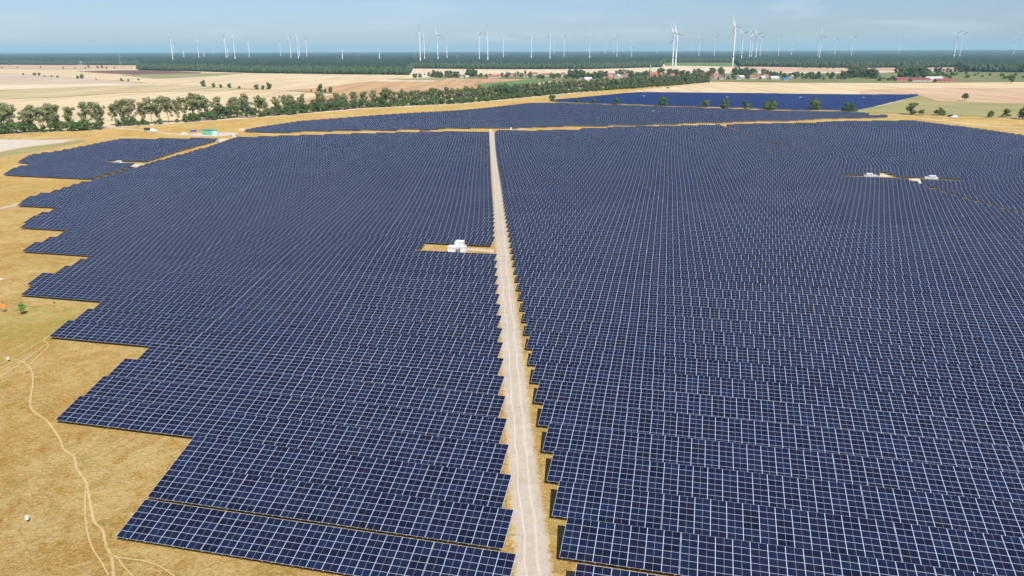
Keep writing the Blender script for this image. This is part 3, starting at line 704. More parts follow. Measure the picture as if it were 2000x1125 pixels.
station(1490, 275, 0.45, 'small white cabinet just below the station near the top of the right solar field')
station(1167, 234.5, 1.0, 'lower white station in the long strip beyond the road end', -1)
station(1276, 221, 1.0, 'upper white station in the long strip beyond the road end', -1)
for i, (x, y) in enumerate([(1258, 191), (1420, 192.5), (1563, 193.6), (1687, 194.2)]):
    station(x, y, 1.1, 'white station in the farthest blue block, %s from the left' % ordn(i+1))
# pale kit at road end
o = cabin('switch_box', g_at(958.5, 257), 0, 1.6, 1.2, 1.5, 'small white box at the far end of the gravel road', None, doors=1, base=0.2); o['category'] = 'box'
o = cabin('switch_box', g_at(998, 254), 0, 1.4, 1.0, 1.8, 'small pale green box right of the road end', None, doors=1, base=0.2); o['category'] = 'box'
o = cabin('switch_box', g_at(1388, 247), 0, 2.4, 1.4, 1.6, 'tiny white box on the grass lane between the right blocks', None, doors=1, base=0.2); o['category'] = 'box'
o = cabin('switch_box', g_at(457, 267.5), 0, 1.6, 1.2, 1.5, 'small white box right of the green building', None, doors=1, base=0.2); o['category'] = 'box'
# marker boxes on posts
for (x, y, lab) in ((55, 1020, 'small white marker box on a short post, lowest in the left meadow'), (17, 706, 'small white marker box on a post beside the wheel tracks'), (4, 550, 'small white marker box at the left edge above the shrub')):
    o = empty('marker_box', at(x, y), 0.3); m_ = MB(); m_.tube((0, 0, -0.1), (0, 0, 0.5), 0.04, 0.04, 8); m_.build('post', M['dark'], o)
    m_ = MB(); m_.box((0, 0, 0.7), (0.36, 0.30, 0.42)); bb = m_.build('box', M['white'], o)
    m_ = MB(); m_.box((0, 0, 0.93), (0.40, 0.34, 0.04)); m_.build('lid', M['white'], bb); tag(o, lab, 'marker', 'white marker boxes in the left meadow')
o = empty('warning_board', at(9, 609), 0.1)
m_ = MB(); m_.box((0, 0, 1.55), (1.15, 0.05, 0.85)); bd = m_.build('board', M['orange'], o)
m_ = MB(); m_.box((0, -0.035, 1.5), (0.22, 0.02, 0.4)); m_.box((0, -0.035, 1.82), (0.7, 0.02, 0.06)); m_.build('marking', simple('yellow_paint', (0.85, 0.62, 0.12), 0.5), bd)
m_ = MB(); m_.tube((0, 0, 0), (0, 0, 1.2), 0.05, 0.05, 8); m_.build('post', M['alu'], o)
m_ = MB(); m_.box((0, 0, 0.06), (0.8, 0.5, 0.14)); m_.build('foot', M['dark'], o)
tag(o, 'orange board on a grey post left of the lone shrub', 'sign')
# green building
gb = empty('green_container_building', g_at(411, 262.5), R(-38))
m_ = MB(); m_.box((0, 0, 2.0), (14, 6.5, 4.0))
for i in range(36): m_.box((-6.9+i*0.39, -3.29, 2.0), (0.16, 0.07, 3.7)); m_.box((-6.9+i*0.39, 3.29, 2.0), (0.16, 0.07, 3.7))
m_.build('wall', M['green'], gb)
m_ = MB(); m_.box((0, 0, 4.1), (14.4, 6.9, 0.25)); m_.build('roof', M['dgreen'], gb)
m_ = MB(); m_.box((-7.03, -1.2, 1.6), (0.06, 0.5, 2.8)); m_.build('corner_pipe', M['white'], gb)
m_ = MB(); m_.box((-7.04, 1.0, 1.7), (0.07, 2.4, 3.2)); dd = m_.build('door', M['dgreen'], gb)
m_ = MB(); m_.box((-7.1, 0.1, 1.6), (0.05, 0.08, 0.4)); m_.build('handle', M['white'], dd)
m_ = MB(); m_.box((7.03, 0, 1.7), (0.06, 3, 2.6)); m_.build('shutter', M['white'], gb)
tag(gb, 'mint green container building with dark roof edge on white gravel', 'building')
o = empty('crate', g_at(378, 257), 0.1); m_ = MB(); m_.box((0, 0, 0.7), (5, 2, 1.3)); c = m_.build('tub', M['blue'], o); m_ = MB(); m_.box((0, 0, 1.4), (5.2, 2.2, 0.1)); m_.build('rim', M['blue'], c); tag(o, 'blue skip behind the green building', 'skip')
def van(px, py, rz, label, white=True, L_=5.4):
    o = empty('parked_van', g_at(px, py), rz); m_ = MB()
    prof = [(-L_/2, 0.45), (L_/2, 0.45), (L_/2, 1.25), (L_/2-1.0, 1.5), (L_/2-1.7, 2.45), (-L_/2, 2.5)]
    for sg in (-1, 1):
        pts = [Vector((x, sg*0.98, z)) for x, z in prof]; m_.poly(pts if sg < 0 else pts[::-1])
    for i in range(len(prof)):
        (x0, z0), (x1, z1) = prof[i], prof[(i+1) % len(prof)]
        m_.quad(Vector((x0, -0.98, z0)), Vector((x0, 0.98, z0)), Vector((x1, 0.98, z1)), Vector((x1, -0.98, z1)))
    m_.build('body', M['white'] if white else M['dark'], o)
    m_ = MB(); x0, z0, x1, z1 = L_/2-0.97, 1.56, L_/2-1.63, 2.36
    m_.quad(Vector((x0, -0.85, z0)), Vector((x0, 0.85, z0)), Vector((x1, 0.85, z1)), Vector((x1, -0.85, z1))); m_.v = [v+Vector((0.03, 0, 0.03)) for v in m_.v]; m_.build('windscreen', M['glass'], o)
    for x in (-L_/2+1.0, L_/2-1.0):
        for y in (-0.9, 0.9): m_ = MB(); m_.tube((x, y-0.12, 0.36), (x, y+0.12, 0.36), 0.36, 0.36, 14); m_.build('wheel', M['dark'], o)
    return tag(o, label, 'van')
van(301, 256.3, 0.25, 'white van parked on the gravel track left of the green building')
van(289, 254.3, 0.25, 'dark vehicle parked behind the white van on the gravel track', False, 6)
van(1863, 230, 2.8, 'white van standing beside the bushes on the right pasture')
van(1855, 228.6, 2.8, 'dark vehicle parked beside the white van on the right pasture', False, 5)
van(1305, 173, 0.1, 'dark vehicle at the edge of the straw field near the long hedgerow', False, 6)
for i, (x, y) in enumerate(((469, 255), (474, 254.5), (357, 261.5), (362, 261.5))):
    o = empty('equipment_crate', g_at(x, y), 0.3*i); m_ = MB(); m_.box((0, 0, 0.8), (1.6, 1.3, 1.3)); c = m_.build('crate_box', M['white'] if i % 2 else M['cabin'], o)
    m_ = MB(); m_.box((0, 0, 0.07), (1.7, 1.4, 0.14)); m_.build('pallet', M['bark'], o)
    tag(o, ['white crate at the left tip of the long solar strip', 'second white crate at the left tip of the long solar strip', 'white crate on the track end left of the green building', 'second white crate on the track end left of the green building'][i], 'crate')

# wire fence along the left parcel
def fence(name, pxs, label, hgt_=1.9, sp=5.0):
    o = empty(name, at(*pxs[0])); o0 = at(*pxs[0]); wires = MB()
    for i in range(len(pxs)-1):
        a = at(*pxs[i])-o0; b_ = at(*pxs[i+1])-o0; k = max(1, int((b_-a).length/sp))
        for j in range(k+(i == len(pxs)-2)):
            p = a.lerp(b_, j/k); m_ = MB(); m_.tube((p.x, p.y, -0.2), (p.x, p.y, hgt_), 0.06, 0.06, 5); m_.build('post', M['alu'], o)
        for z in [0.2+0.3*q for q in range(6)]:
            wires.tube((a.x, a.y, z), (b_.x, b_.y, z), 0.012, 0.012, 3, False)
    wires.build('wire_mesh', M['alu'], o); return tag(o, label, 'fence')
fence('wire_fence', [(-40, 322), (40, 303.5), (100, 292), (165, 277)], 'thin wire fence below the weedy verge on the left')
fence('wire_fence', [(-40, 264), (30, 273), (42, 271.5), (158, 270.5)], 'thin wire fence along the top of the pale gravel lot')

# ------------------------------------------------------------------ trees
def leafcloud(mb, clumps, n, size, rnd, flat=0.8):
    tot = sum(c[3]**2 for c in clumps)
    for (x, y, z, r_) in clumps:
        for _ in range(max(4, int(n*r_*r_/tot))):
            u = Vector((rnd.gauss(0, 1), rnd.gauss(0, 1), rnd.gauss(0, 1))).normalized()
            rr = r_*(0.55+0.5*rnd.random()); p = Vector((x, y, z))+Vector((u.x*rr, u.y*rr, u.z*rr*flat))
            s = size*(0.6+0.8*rnd.random()); nrm = (u+Vector((rnd.uniform(-.6, .6), rnd.uniform(-.6, .6), rnd.uniform(-.2, .9)))).normalized()
            t = nrm.cross(Vector((rnd.random(), rnd.random(), rnd.random()))).normalized(); b_ = nrm.cross(t)
            k = rnd.uniform(0.5, 0.9)
            mb.quad(p-t*s*0.5, p-b_*s*0.5*k, p+t*s*0.5, p+b_*s*0.5*k)
def tree_proto(kind, seed):
    rnd = random.Random(seed); tr = MB(); cr = MB(); cl = []
    if kind == 'poplar':      # tall, vase shaped, sparse and open below; unit: metres, about 22 high
        H = 22; tr.tube((0, 0, -0.3), (0, 0, H*0.45), 0.38, 0.24, 7); tr.tube((0, 0, H*0.45), (0.3, 0, H*0.85), 0.24, 0.06, 6)
        for i in range(9):
            a = rnd.uniform(0, 6.28); z0 = rnd.uniform(3, 10); R_ = rnd.uniform(2.2, 5.6); z1 = z0+rnd.uniform(5, 9)
            tr.tube((0, 0, z0), (R_*math.cos(a), R_*math.sin(a), z1), 0.2, 0.05, 5, False)
            cl.append((R_*math.cos(a), R_*math.sin(a), z1+0.5, rnd.uniform(1.5, 2.5)))
            cl.append((R_*.6*math.cos(a), R_*.6*math.sin(a), (z0+z1)/2+1.5, rnd.uniform(0.8, 1.6)))
        for i in range(5):
            a = rnd.uniform(0, 6.28); R_ = rnd.uniform(0.5, 3); cl.append((R_*math.cos(a), R_*math.sin(a), rnd.uniform(5, 13), rnd.uniform(0.9, 1.7)))
        for i in range(11):
            a = rnd.uniform(0, 6.28); R_ = rnd.uniform(0, 4.4); cl.append((R_*math.cos(a), R_*math.sin(a), rnd.uniform(15, 21), rnd.uniform(1.6, 2.6)))
        leafcloud(cr, cl, 2200, 1.0, rnd)
    elif kind == 'round':
        H = 14; tr.tube((0, 0, -0.3), (0, 0, H*0.6), 0.45, 0.2, 7)
        for i in range(20):
            a = rnd.uniform(0, 6.28); z = rnd.uniform(3.5, 12.5); R_ = rnd.uniform(1, 4.4)*math.sin(math.pi*min(0.95, max(.15, (z-1.2)/13)))**0.6
            if i < 7: tr.tube((0, 0, 2+rnd.random()*4), (R_*math.cos(a)*.9, R_*math.sin(a)*.9, z), 0.16, 0.05, 5, False)
            cl.append((R_*math.cos(a), R_*math.sin(a), z, rnd.uniform(1.4, 2.5)))
        leafcloud(cr, cl, 1300, 0.95, rnd)
    elif kind == 'dome':      # wide round tree, leafy down to the grass
        tr.tube((0, 0, -0.3), (0, 0, 5), 0.35, 0.15, 7)
        for i in range(18):
            a = rnd.uniform(0, 6.28); z = rnd.uniform(1.4, 8.2); R_ = rnd.uniform(0.5, 3.9)*math.cos(max(0, z-3)/6.5)
            if i < 7: tr.tube((0, 0, z*0.4), (R_*math.cos(a)*.9, R_*math.sin(a)*.9, z), 0.12, 0.05, 5, False)
            cl.append((R_*math.cos(a), R_*math.sin(a), z, rnd.uniform(1.1, 2.1)))
        leafcloud(cr, cl, 1500, 0.8, rnd)
    elif kind == 'leafy':     # tall and full almost to the ground
        H = 20; tr.tube((0, 0, -0.3), (0, 0, H*0.7), 0.4, 0.15, 7)
        for i in range(26):
            a = rnd.uniform(0, 6.28); z = rnd.uniform(2.5, 18.3); R_ = rnd.uniform(0.5, 4.2)*math.sin(math.pi*min(0.93, max(.22, z/19.5)))**0.6
            if i < 8: tr.tube((0, 0, z*0.5), (R_*math.cos(a)*.9, R_*math.sin(a)*.9, z), 0.14, 0.05, 5, False)
            cl.append((R_*math.cos(a), R_*math.sin(a), z, rnd.uniform(1.4, 2.5)))
        leafcloud(cr, cl, 1900, 1.0, rnd)
    elif kind == 'bush':
        tr.tube((0, 0, -0.2), (0, 0, 2.2), 0.18, 0.1, 6)
        for i in range(12):
            a = rnd.uniform(0, 6.28); z = rnd.uniform(0.9, 4.2); R_ = rnd.uniform(0.4, 2.6)*(1-z/7)
            cl.append((R_*math.cos(a), R_*math.sin(a), z, rnd.uniform(0.8, 1.5)))
        leafcloud(cr, cl, 800, 0.6, rnd)
    elif kind == 'sapling':
        tr.tube((0, 0, -0.1), (0.05, 0, 0.9), 0.05, 0.03, 6); tr.tube((0, 0, -0.1), (0.25, 0.1, 0.8), 0.04, 0.02, 6)
        for i in range(13):
            a = rnd.uniform(0, 6.28); z = rnd.uniform(0.7, 2.1); R_ = rnd.uniform(0, 0.75)*(1-(z-1.2)**2/2.4)
            if i < 6: tr.tube((0.05, 0, 0.6), (R_*math.cos(a), R_*math.sin(a), z), 0.025, 0.01, 5, False)
            cl.append((R_*math.cos(a), R_*math.sin(a), z, rnd.uniform(0.22, 0.45)))
        leafcloud(cr, cl, 1500, 0.11, rnd)
    leaf = {'poplar': 'leaf_poplar', 'dome': 'leaf_round', 'leafy': 'leaf_leafy', 'round': 'leaf_round', 'bush': 'leaf_bush', 'sapling': 'leaf_young'}[kind]
    return tr.mesh('trunk', M['palebark'] if kind == 'poplar' else M['bark'], True), cr.mesh('crown', M[leaf])
PR = {'poplar': [tree_proto('poplar', s) for s in range(5)], 'round': [tree_proto('round', 20+s) for s in range(5)], 'leafy': [tree_proto('leafy', 80+s) for s in range(5)], 'dome': [tree_proto('dome', 90+s) for s in range(5)], 'bush': [tree_proto('bush', 40+s) for s in range(4)], 'sapling': [tree_proto('sapling', 60)]}
NAMES = {'poplar': 'poplar_tree', 'round': 'broadleaf_tree', 'leafy': 'leafy_tree', 'dome': 'round_tree', 'bush': 'bush', 'sapling': 'young_tree'}
rt = random.Random(5)
def plant(kind, p, sc, label, group=None, sx=None, cat=None):
    tr, cr = rt.choice(PR[kind]); o = empty(NAMES[kind], (p[0], p[1], hgt(p[0], p[1])), rt.uniform(0, 6.28))
    sx = sx or sc*rt.uniform(0.88, 1.15)
    if p[1] > 400: sc *= 1.12; sx *= 1.12
    o.scale = (sx, sx, sc)
    link(bpy.data.objects.new('trunk' if kind != 'bush' else 'stem', tr), o); link(bpy.data.objects.new('crown' if kind != 'bush' else 'foliage', cr), o)
    return tag(o, label, cat or ('bush' if kind == 'bush' else 'tree'), group)
plant('sapling', at(43, 615), 1.5, 'lone green shrub casting a shadow in the left meadow', cat='shrub', sx=1.65)
plant('bush', at(106, 592), 0.10, 'dried little plant right of the lone green shrub', cat='shrub')
# the long hedgerow
hb = [(-60, 268), (0, 262), (100, 258), (205, 252), (225, 247.5), (300, 243.5), (400, 236), (450, 231), (500, 229), (600, 221), (700, 212), (800, 207), (900, 202), (965, 196.5), (1000, 193), (1100, 183), (1200, 175.5), (1300, 168), (1385, 161)]
def hedge_y(x):
    for i in range(len(hb)-1):
        if hb[i][0] <= x <= hb[i+1][0]: t = (x-hb[i][0])/(hb[i+1][0]-hb[i][0]); return hb[i][1]*(1-t)+hb[i+1][1]*t
    return hb[-1][1]
def dedupe_walk(x0, x1, metres, jitter):
    x = x0; out = []
    while x < x1:
        out.append(x); p = at(x, hedge_y(x)); px1 = x+4; q = at(px1, hedge_y(px1)); x += 4*metres/max(0.5, (q-p).length)*jitter()
    return out
# tall trees: (pixel column, height in metres) picked from the photo on the left, generated farther on
tall = [(-30, 23), (8, 23), (24, 22), (55, 20), (66, 21), (85, 20), (98, 22), (112, 21), (140, 19), (172, 22), (190, 22), (200, 19), (226, 19), (243, 22), (258, 22), (280, 19), (297, 23), (312, 22), (330, 23), (348, 20), (362, 22), (378, 25), (392, 24), (406, 22), (424, 20), (452, 18), (464, 19), (483, 22), (508, 20), (516, 18), (540, 18), (556, 19), (572, 19), (590, 19), (628, 20), (660, 18), (672, 17), (694, 18), (710, 18), (730, 18)]
plist = [('poplar', x, h/22) for x, h in tall]
for x in dedupe_walk(745, 1385, 5.2, lambda: rt.uniform(0.75, 1.3)):
    kd = 'round' if 965 < x < 1010 else 'poplar' if rt.random() < (0.5 if x < 800 else 0.15) else 'leafy'
    plist.append((kd, x, rt.uniform(15, 20.5)/{'round': 14, 'poplar': 22, 'leafy': 20}[kd]))
for x in dedupe_walk(545, 745, 9, lambda: rt.uniform(0.75, 1.3)): plist.append(('leafy', x, rt.uniform(9, 14)/20))
plist.sort(key=lambda t: t[1])
for i, (kd, x, sc) in enumerate(plist):
    y = hedge_y(x)-rt.uniform(0.6, 2.2); p = at(x, y)
    if 206 < x < 222: continue
    plant(kd, p, sc, '%s in the long hedgerow, %s tall tree from the left' % ({'poplar': 'sparse tall olive poplar', 'round': 'full round dark green tree', 'leafy': 'full leafy green tree'}[kd], ordn(i+1)), 'tall trees of the long hedgerow', sx=sc*rt.uniform(.85, 1.1)*(1.25 if kd == 'leafy' and sc < 0.75 else 1))
bl = []
for x in dedupe_walk(-55, 1385, 5.2, lambda: rt.uniform(0.7, 1.3)):
    if 205 < x < 228 or 262 < x < 360 and rt.random() < 0.35: continue
    bl.append(x)
for i, x in enumerate(bl):
    p = at(x, hedge_y(x)+rt.uniform(-0.8, 0.5)); big = x > 410
    kd = 'round' if (big and rt.random() < 0.5) else 'bush'
    sc = rt.uniform(0.65, 1.0) if kd == 'round' else rt.uniform(1.0, 1.9)
    if x < 410: sc = rt.uniform(1.0, 2.0) if kd == 'bush' else sc
    if x > 745: kd = 'bush'; sc = rt.uniform(0.8, 1.6)
    if 262 < x < 360: sc *= 0.6
    plant(kd, p, sc, '%s at the foot of the long hedgerow, %s from the left' % ('dark green bushy tree' if kd == 'round' else 'low dark green bush', ordn(i+1)), 'undergrowth of the long hedgerow', sx=sc*rt.uniform(1.0, 1.35))
# lone trees among and behind the panels
lone = [('dome', 1079, 200, 0.95, 'dark round tree at the left tip of the far blue block'), ('dome', 1294, 208, 1.15, 'dark round tree at the lower edge of the far blue block, left of its neighbours'),
        ('dome', 1414, 213, 1.15, 'dark full tree below the middle of the far blue block'), ('dome', 1458, 213.5, 1.05, 'round tree right of the dark full tree below the far blue block'),
        ('bush', 1500, 215, 2.2, 'bushy left half of the pair of shrubs below the blue block'), ('bush', 1510, 215, 2.0, 'bushy right half of the pair of shrubs below the blue block'),
        ('bush', 1589, 216, 2.5, 'slender light green tree between the shrub pair and the wide dark trees'), ('dome', 1652, 219, 1.05, 'wide dark tree at the right end of the long strip'),
        ('dome', 1664, 219, 0.95, 'dark tree touching the wide dark tree at the end of the long strip'), ('dome', 1781, 224, 1.25, 'largest round tree on the right pasture'),
        ('bush', 1799, 225.5, 1.2, 'small bush just right of the largest pasture tree'), ('dome', 1838, 225.5, 0.8, 'brownish tree left of the white van'), ('bush', 1829, 225.5, 1.2, 'small bush beside the brownish tree'),
        ('dome', 1965, 229, 0.85, 'dark leaning tree near the right edge of the pasture'), ('bush', 1935, 229.5, 1.3, 'small green bush left of the dark leaning tree'), ('bush', 1997, 233, 2.2, 'light green bush at the right edge of the photo'),
        ('bush', 1884, 197, 2.0, 'lone dark bush on the far edge of the pasture'), ('bush', 1203, 204.5, 1.6, 'small light green bush below the left of the blue block'),
        ('bush', 1126, 201.5, 1.2, 'small dark bush near the left tip of the blue block'), ('bush', 1159, 202.5, 1.3, 'second small dark bush near the left tip of the blue block'), ('bush', 1145, 202.5, 0.9, 'tiny bush between the two small dark bushes'),
        ('bush', 1368, 210.5, 1.2, 'low bush left of the dark full tree'), ('bush', 1378, 210, 1.8, 'olive bush between the low bush and the dark full tree'), ('bush', 1975, 163, 3.0, 'small tree on the tan field at the far right')]
for kd, x, y, sc, lab in lone: plant(kd, at(x, y), sc, lab, sx=sc*1.12)
# bushes of the left farmland
fb = [(68, 149, 1.9), (77, 149.5, 2.0), (46, 147, 1.3), (88, 150.5, .9), (101, 151, 1.1), (113, 152, 1.2), (152, 154, 1.6), (161, 154, 2.2), (188, 156, .8), (237, 159, 1.5), (251, 160, 1.2), (271, 158, 1.0), (398, 169, 2.2), (418, 171, 1.6), (431, 172, 1.3), (449, 172, 1.6), (468, 173.5, 1.0), (502, 175, 1.7), (515, 175.5, 1.6), (525, 174.5, 2.2), (626, 181, 2.6), (636, 181.5, 1.2), (647, 181.5, 2.0), (608, 179.5, .8),
      (80, 133, 1.3), (124, 134.5, 1.5), (147, 134.5, 1.3), (167, 134.5, 1.6), (208, 134.5, 1.6), (224, 134.8, 1.6), (267, 135, 1.8), (34, 133.5, 1.2), (4, 134, 1.4)]
fb.sort()
for i, (x, y, sc) in enumerate(fb): plant('bush', at(x, y), sc*1.05, '%s bush scattered on the left farmland, %s from the left' % ('small' if sc < 1.4 else 'large', ordn(i+1)), 'bushes scattered on the left farmland')
for i, (x, y, sc) in enumerate([(173, 134, .95), (191, 134.5, .9), (200, 134.5, .95)]): plant('round', at(x, y), sc, 'pale tree before the left woods, %s of three' % ordn(i+1))

# ------------------------------------------------------------------ village
rv_ = random.Random(11)
def house(px, py, w_, d_, h_, roof, rz, label, wall='brick', cat='house', name='house', pitch=0.75, chim=True):
    o = empty(name, g_at(px, py), rz); m_ = MB(); m_.box((0, 0, h_/2), (w_, d_, h_))
    rh = d_/2*pitch
    for s_ in (-1, 1):
        t = [Vector((s_*w_/2, -d_/2, h_)), Vector((s_*w_/2, d_/2, h_)), Vector((s_*w_/2, 0, h_+rh))]; m_.poly(t if s_ > 0 else t[::-1])
    m_.build('wall', M[wall], o); e = 0.45; r_ = MB(); th = 0.18
    for s_ in (-1, 1):
        a = Vector((-w_/2-e, s_*(d_/2+e), h_-e*pitch)); b_ = Vector((w_/2+e, s_*(d_/2+e), h_-e*pitch)); c = Vector((w_/2+e, 0, h_+rh)); d__ = Vector((-w_/2-e, 0, h_+rh))
        up = Vector((0, 0, th)); q = [a+up, b_+up, c+up, d__+up]; q2 = [a, b_, c, d__]
        if s_ > 0: q = q[::-1]; q2 = q2[::-1]
        r_.quad(*q); r_.quad(*q2[::-1])
        for i in range(4): j = (i+1) % 4; r_.quad(q[i], q2[i], q2[j], q[j])
    ro = r_.build('roof', M[roof], o)
    if chim: m_ = MB(); m_.box((w_*0.2, 0.6, h_+rh+0.2), (0.7, 0.7, 1.6)); m_.build('chimney', M['brick2'], ro)
    for x in (-w_*0.3, 0, w_*0.3):
        m_ = MB(); m_.box((x, -d_/2-0.02, h_*0.52), (1.3, 0.06, 1.3)); m_.build('window', M['glass'], o)
    return tag(o, label, cat)
H = [(829, 152.6, 10, 8, 3.5, 'roofpale', 0.2, 'grey roofed house at the left end of the village'), (903, 153.0, 9, 8, 4.5, 'roofred', 1.3, 'white house with steep red roof left of the village'),
     (912, 153, 8, 7, 3.5, 'roofpale', .3, 'small pale house beside the steep red roof'), (964, 153.3, 24, 10, 4, 'roofred', 0.05, 'long low house with bright red roof'), (975, 151, 12, 9, 4, 'roofred', 0.4, 'red roof just behind the long low house'),
     (998, 148.5, 14, 9, 4, 'roofred', 0.1, 'wide red roof near the hedgerow'), (1027, 151.5, 10, 9, 4, 'roofred', 1.0, 'small orange red roof left of the tree clump'), (1043, 147.5, 16, 10, 4.5, 'roofred', 0.2, 'red roofed house with white wall among the trees'),
     (1066, 149.5, 20, 10, 4.5, 'roofred', 0.1, 'long orange roof left of the village middle'), (1096, 150.5, 14, 10, 5, 'roofred', 0.8, 'house with orange hipped roof in the village middle'), (1100, 147.5, 10, 8, 5, 'roofdark', 0.2, 'dark roofed house behind the orange hipped roof'),
     (1135, 158.8, 12, 10, 4, 'roofdark', 1.0, 'dark roofed barn nearest the hedgerow'), (1148, 158.8, 16, 11, 4, 'roofpale', 0.3, 'grey roofed barn next to the hedgerow'), (1190, 149.5, 14, 9, 5, 'roofred', .2, 'red roof between the grey barn and the white houses'),
     (1189, 157.2, 24, 10, 4, 'roofred', 0.05, 'long red roofed barn with white front behind the hedgerow'), (1206, 154.2, 16, 12, 6, 'roofpale', 1.1, 'large white gabled house'), (1216, 152.5, 14, 9, 5, 'roofdark', 0.2, 'dark roofed house right of the white gable'),
     (1224, 150.2, 12, 9, 5, 'roofred', 0.6, 'small red roof left of the church'), (1252, 148.5, 12, 9, 5, 'roofdark', 0.1, 'dark roof beside the church'), (1290, 148, 11, 9, 5, 'roofred', 0.7, 'red roof right of the church'), (1312, 150.2, 12, 9, 4.5, 'roofred', 0.3, 'reddish house under the trees right of the church'),
     (1398, 152.5, 18, 10, 5, 'roofred', 0.2, 'wide red roof at the left of the right hamlet'), (1393, 155, 12, 9, 4, 'roofred', 0.9, 'low red roofed house at the field edge'), (1407, 155.8, 10, 8, 4, 'roofdark', 0.3, 'white walled house with dark roof at the field edge'),
     (1420, 151.5, 12, 9, 4, 'roofdark', 0.1, 'dark roof among trees in the right hamlet'), (1440, 156, 13, 9, 4, 'roofdark', 0.5, 'grey brown roof in the middle of the right hamlet'), (1447, 153.8, 12, 9, 4, 'roofpale', 0.1, 'pale roof behind the grey brown roof'),
     (1469, 154.5, 15, 10, 4, 'roofred', 0.2, 'bright red roof in the right hamlet'), (1478, 152.5, 12, 9, 4, 'roofred', 0.8, 'orange roof behind the bright red one'), (1489, 154.8, 11, 9, 4, 'roofpale', 0.4, 'white house right of the bright red roof'),
     (1495, 151, 12, 9, 4, 'roofred', 0.1, 'small red roof at the right end of the hamlet'), (1512, 155.5, 18, 10, 3.5, 'roofpale', 0.1, 'low grey shed at the right end of the hamlet'), (1546, 153.8, 14, 11, 4, 'roofpale', 1.0, 'white roofed shed right of the hamlet'), (1533, 157.3, 10, 8, 3, 'blue', 0.1, 'low blue roofed shed by the field')]
for (x, y, w_, d_, h_, rf, rz, lab) in H: house(x, y, w_*1.12, d_*1.12, h_*1.12, rf, rz, lab)
house(1762, 157.8, 34, 16, 4, 'barnroof', 0.05, 'dark red roofed barn at the left of the farm', 'brick2', 'barn', 'barn', 0.5, False)
house(1796, 159.6, 42, 18, 4, 'barnroof', 0.03, 'long dark red roofed barn in the middle of the farm', 'brick', 'barn', 'barn', 0.5, False)
house(1822, 158.6, 38, 20, 5, 'roofpale', 0.1, 'barn with large white roof on the farm', 'brick', 'barn', 'barn', 0.5, False)
house(1841, 160.6, 34, 16, 4, 'barnroof', -0.03, 'dark red roofed barn at the right of the farm', 'brick2', 'barn', 'barn', 0.5, False)
# church
ch = empty('church', g_at(1272, 151), 0.35)
m_ = MB(); m_.box((8, 0, 4), (18, 10, 8)); m_.build('nave', M['brick2'], ch)
m_ = MB()
for s_ in (-1, 1):
    q = [Vector((-1, s_*5.4, 7.7)), Vector((17.4, s_*5.4, 7.7)), Vector((17.4, 0, 13.5)), Vector((-1, 0, 13.5))]
    m_.quad(*(q if s_ < 0 else q[::-1]))
m_.poly([Vector((17.2, -5, 8)), Vector((17.2, 5, 8)), Vector((17.2, 0, 13.4))]); m_.build('roof', M['roofred'], ch)
m_ = MB(); m_.box((-4, 0, 8.5), (6, 6, 17)); m_.build('tower', M['brick2'], ch)
m_ = MB(); m_.tube((-4, 0, 17), (-4, 0, 21), 3.6, 2.2, 8); m_.tube((-4, 0, 21), (-4, 0, 24), 1.6, 1.6, 8); m_.tube((-4, 0, 24), (-4, 0, 36), 2.0, 0.1, 8); m_.build('spire', M['copper'], ch)
tag(ch, 'brick church with red nave roof and slender green spire', 'church')
# village trees: (x0, x1, y0, y1, count, height range)
zones = [(808, 835, 150, 153, 5, 7, 11), (838, 872, 150.5, 152.8, 9, 13, 18), (876, 895, 150, 152.8, 5, 14, 20), (912, 932, 149, 153, 9, 14, 21), (935, 960, 150, 153, 5, 8, 12), (976, 1000, 148.5, 152.5, 6, 9, 13),
         (1001, 1020, 148, 151, 4, 10, 15), (1025, 1042, 148, 152.5, 5, 9, 14), (1043, 1062, 151, 155, 7, 7, 10), (1070, 1095, 150, 156, 8, 9, 13), (1104, 1150, 148, 156, 24, 13, 19), (1150, 1185, 150, 155.5, 14, 12, 17),
         (1192, 1235, 146.5, 148.5, 10, 12, 16), (1225, 1265, 150, 156.5, 18, 12, 17), (1285, 1330, 146, 150, 14, 13, 20), (1330, 1385, 146, 154, 20, 12, 18), (1388, 1400, 141, 146, 6, 12, 17), (1400, 1500, 142, 149, 34, 12, 19),
         (1412, 1436, 152, 156, 6, 8, 12), (1450, 1465, 152, 155.5, 4, 8, 12), (1500, 1560, 148, 154, 20, 9, 14), (1552, 1640, 149, 156.5, 26, 9, 14), (1652, 1692, 147, 155, 12, 20, 27), (1692, 1714, 148, 156, 8, 16, 22), (1740, 1760, 142, 144, 3, 15, 19),
         (1752, 1812, 147, 153.5, 22, 19, 27), (1640, 1655, 151, 156, 4, 13, 16), (1715, 1750, 155, 159, 8, 6, 10), (1822, 1836, 141, 142.5, 3, 14, 18), (1842, 1858, 140, 141.5, 4, 9, 12), (1862, 1882, 140, 142, 5, 11, 16), (1560, 1600, 132.5, 134, 5, 10, 14), (1600, 1660, 133, 134.5, 8, 8, 12)]
vt = []
for (x0, x1, y0, y1, c, h0, h1) in zones:
    for _ in range(int(c*1.05)+1): vt.append((rv_.uniform(x0, x1), rv_.uniform(y0, y1), rv_.uniform(h0, h1)))
vt.sort()
for i, (x, y, h_) in enumerate(vt):
    if any(abs(x-hh[0]) < hh[2]*0.35 and y > hh[1] and y < hh[1]+3 for hh in H): continue
    sc = h_/14; p = at(x, y)
    plant(('round', 'dome', 'leafy')[i % 3], p, sc*(1, 1.25, 0.75)[i % 3], 'dark leafy tree about the village, %s from the left' % ordn(i+1), 'trees in and around the village', sx=sc*(1, 1.3, 1.0)[i % 3]*rv_.uniform(0.95, 1.25))
ob = sorted((rv_.uniform(1805, 2010), rv_.uniform(146, 155)) for _ in range(34))
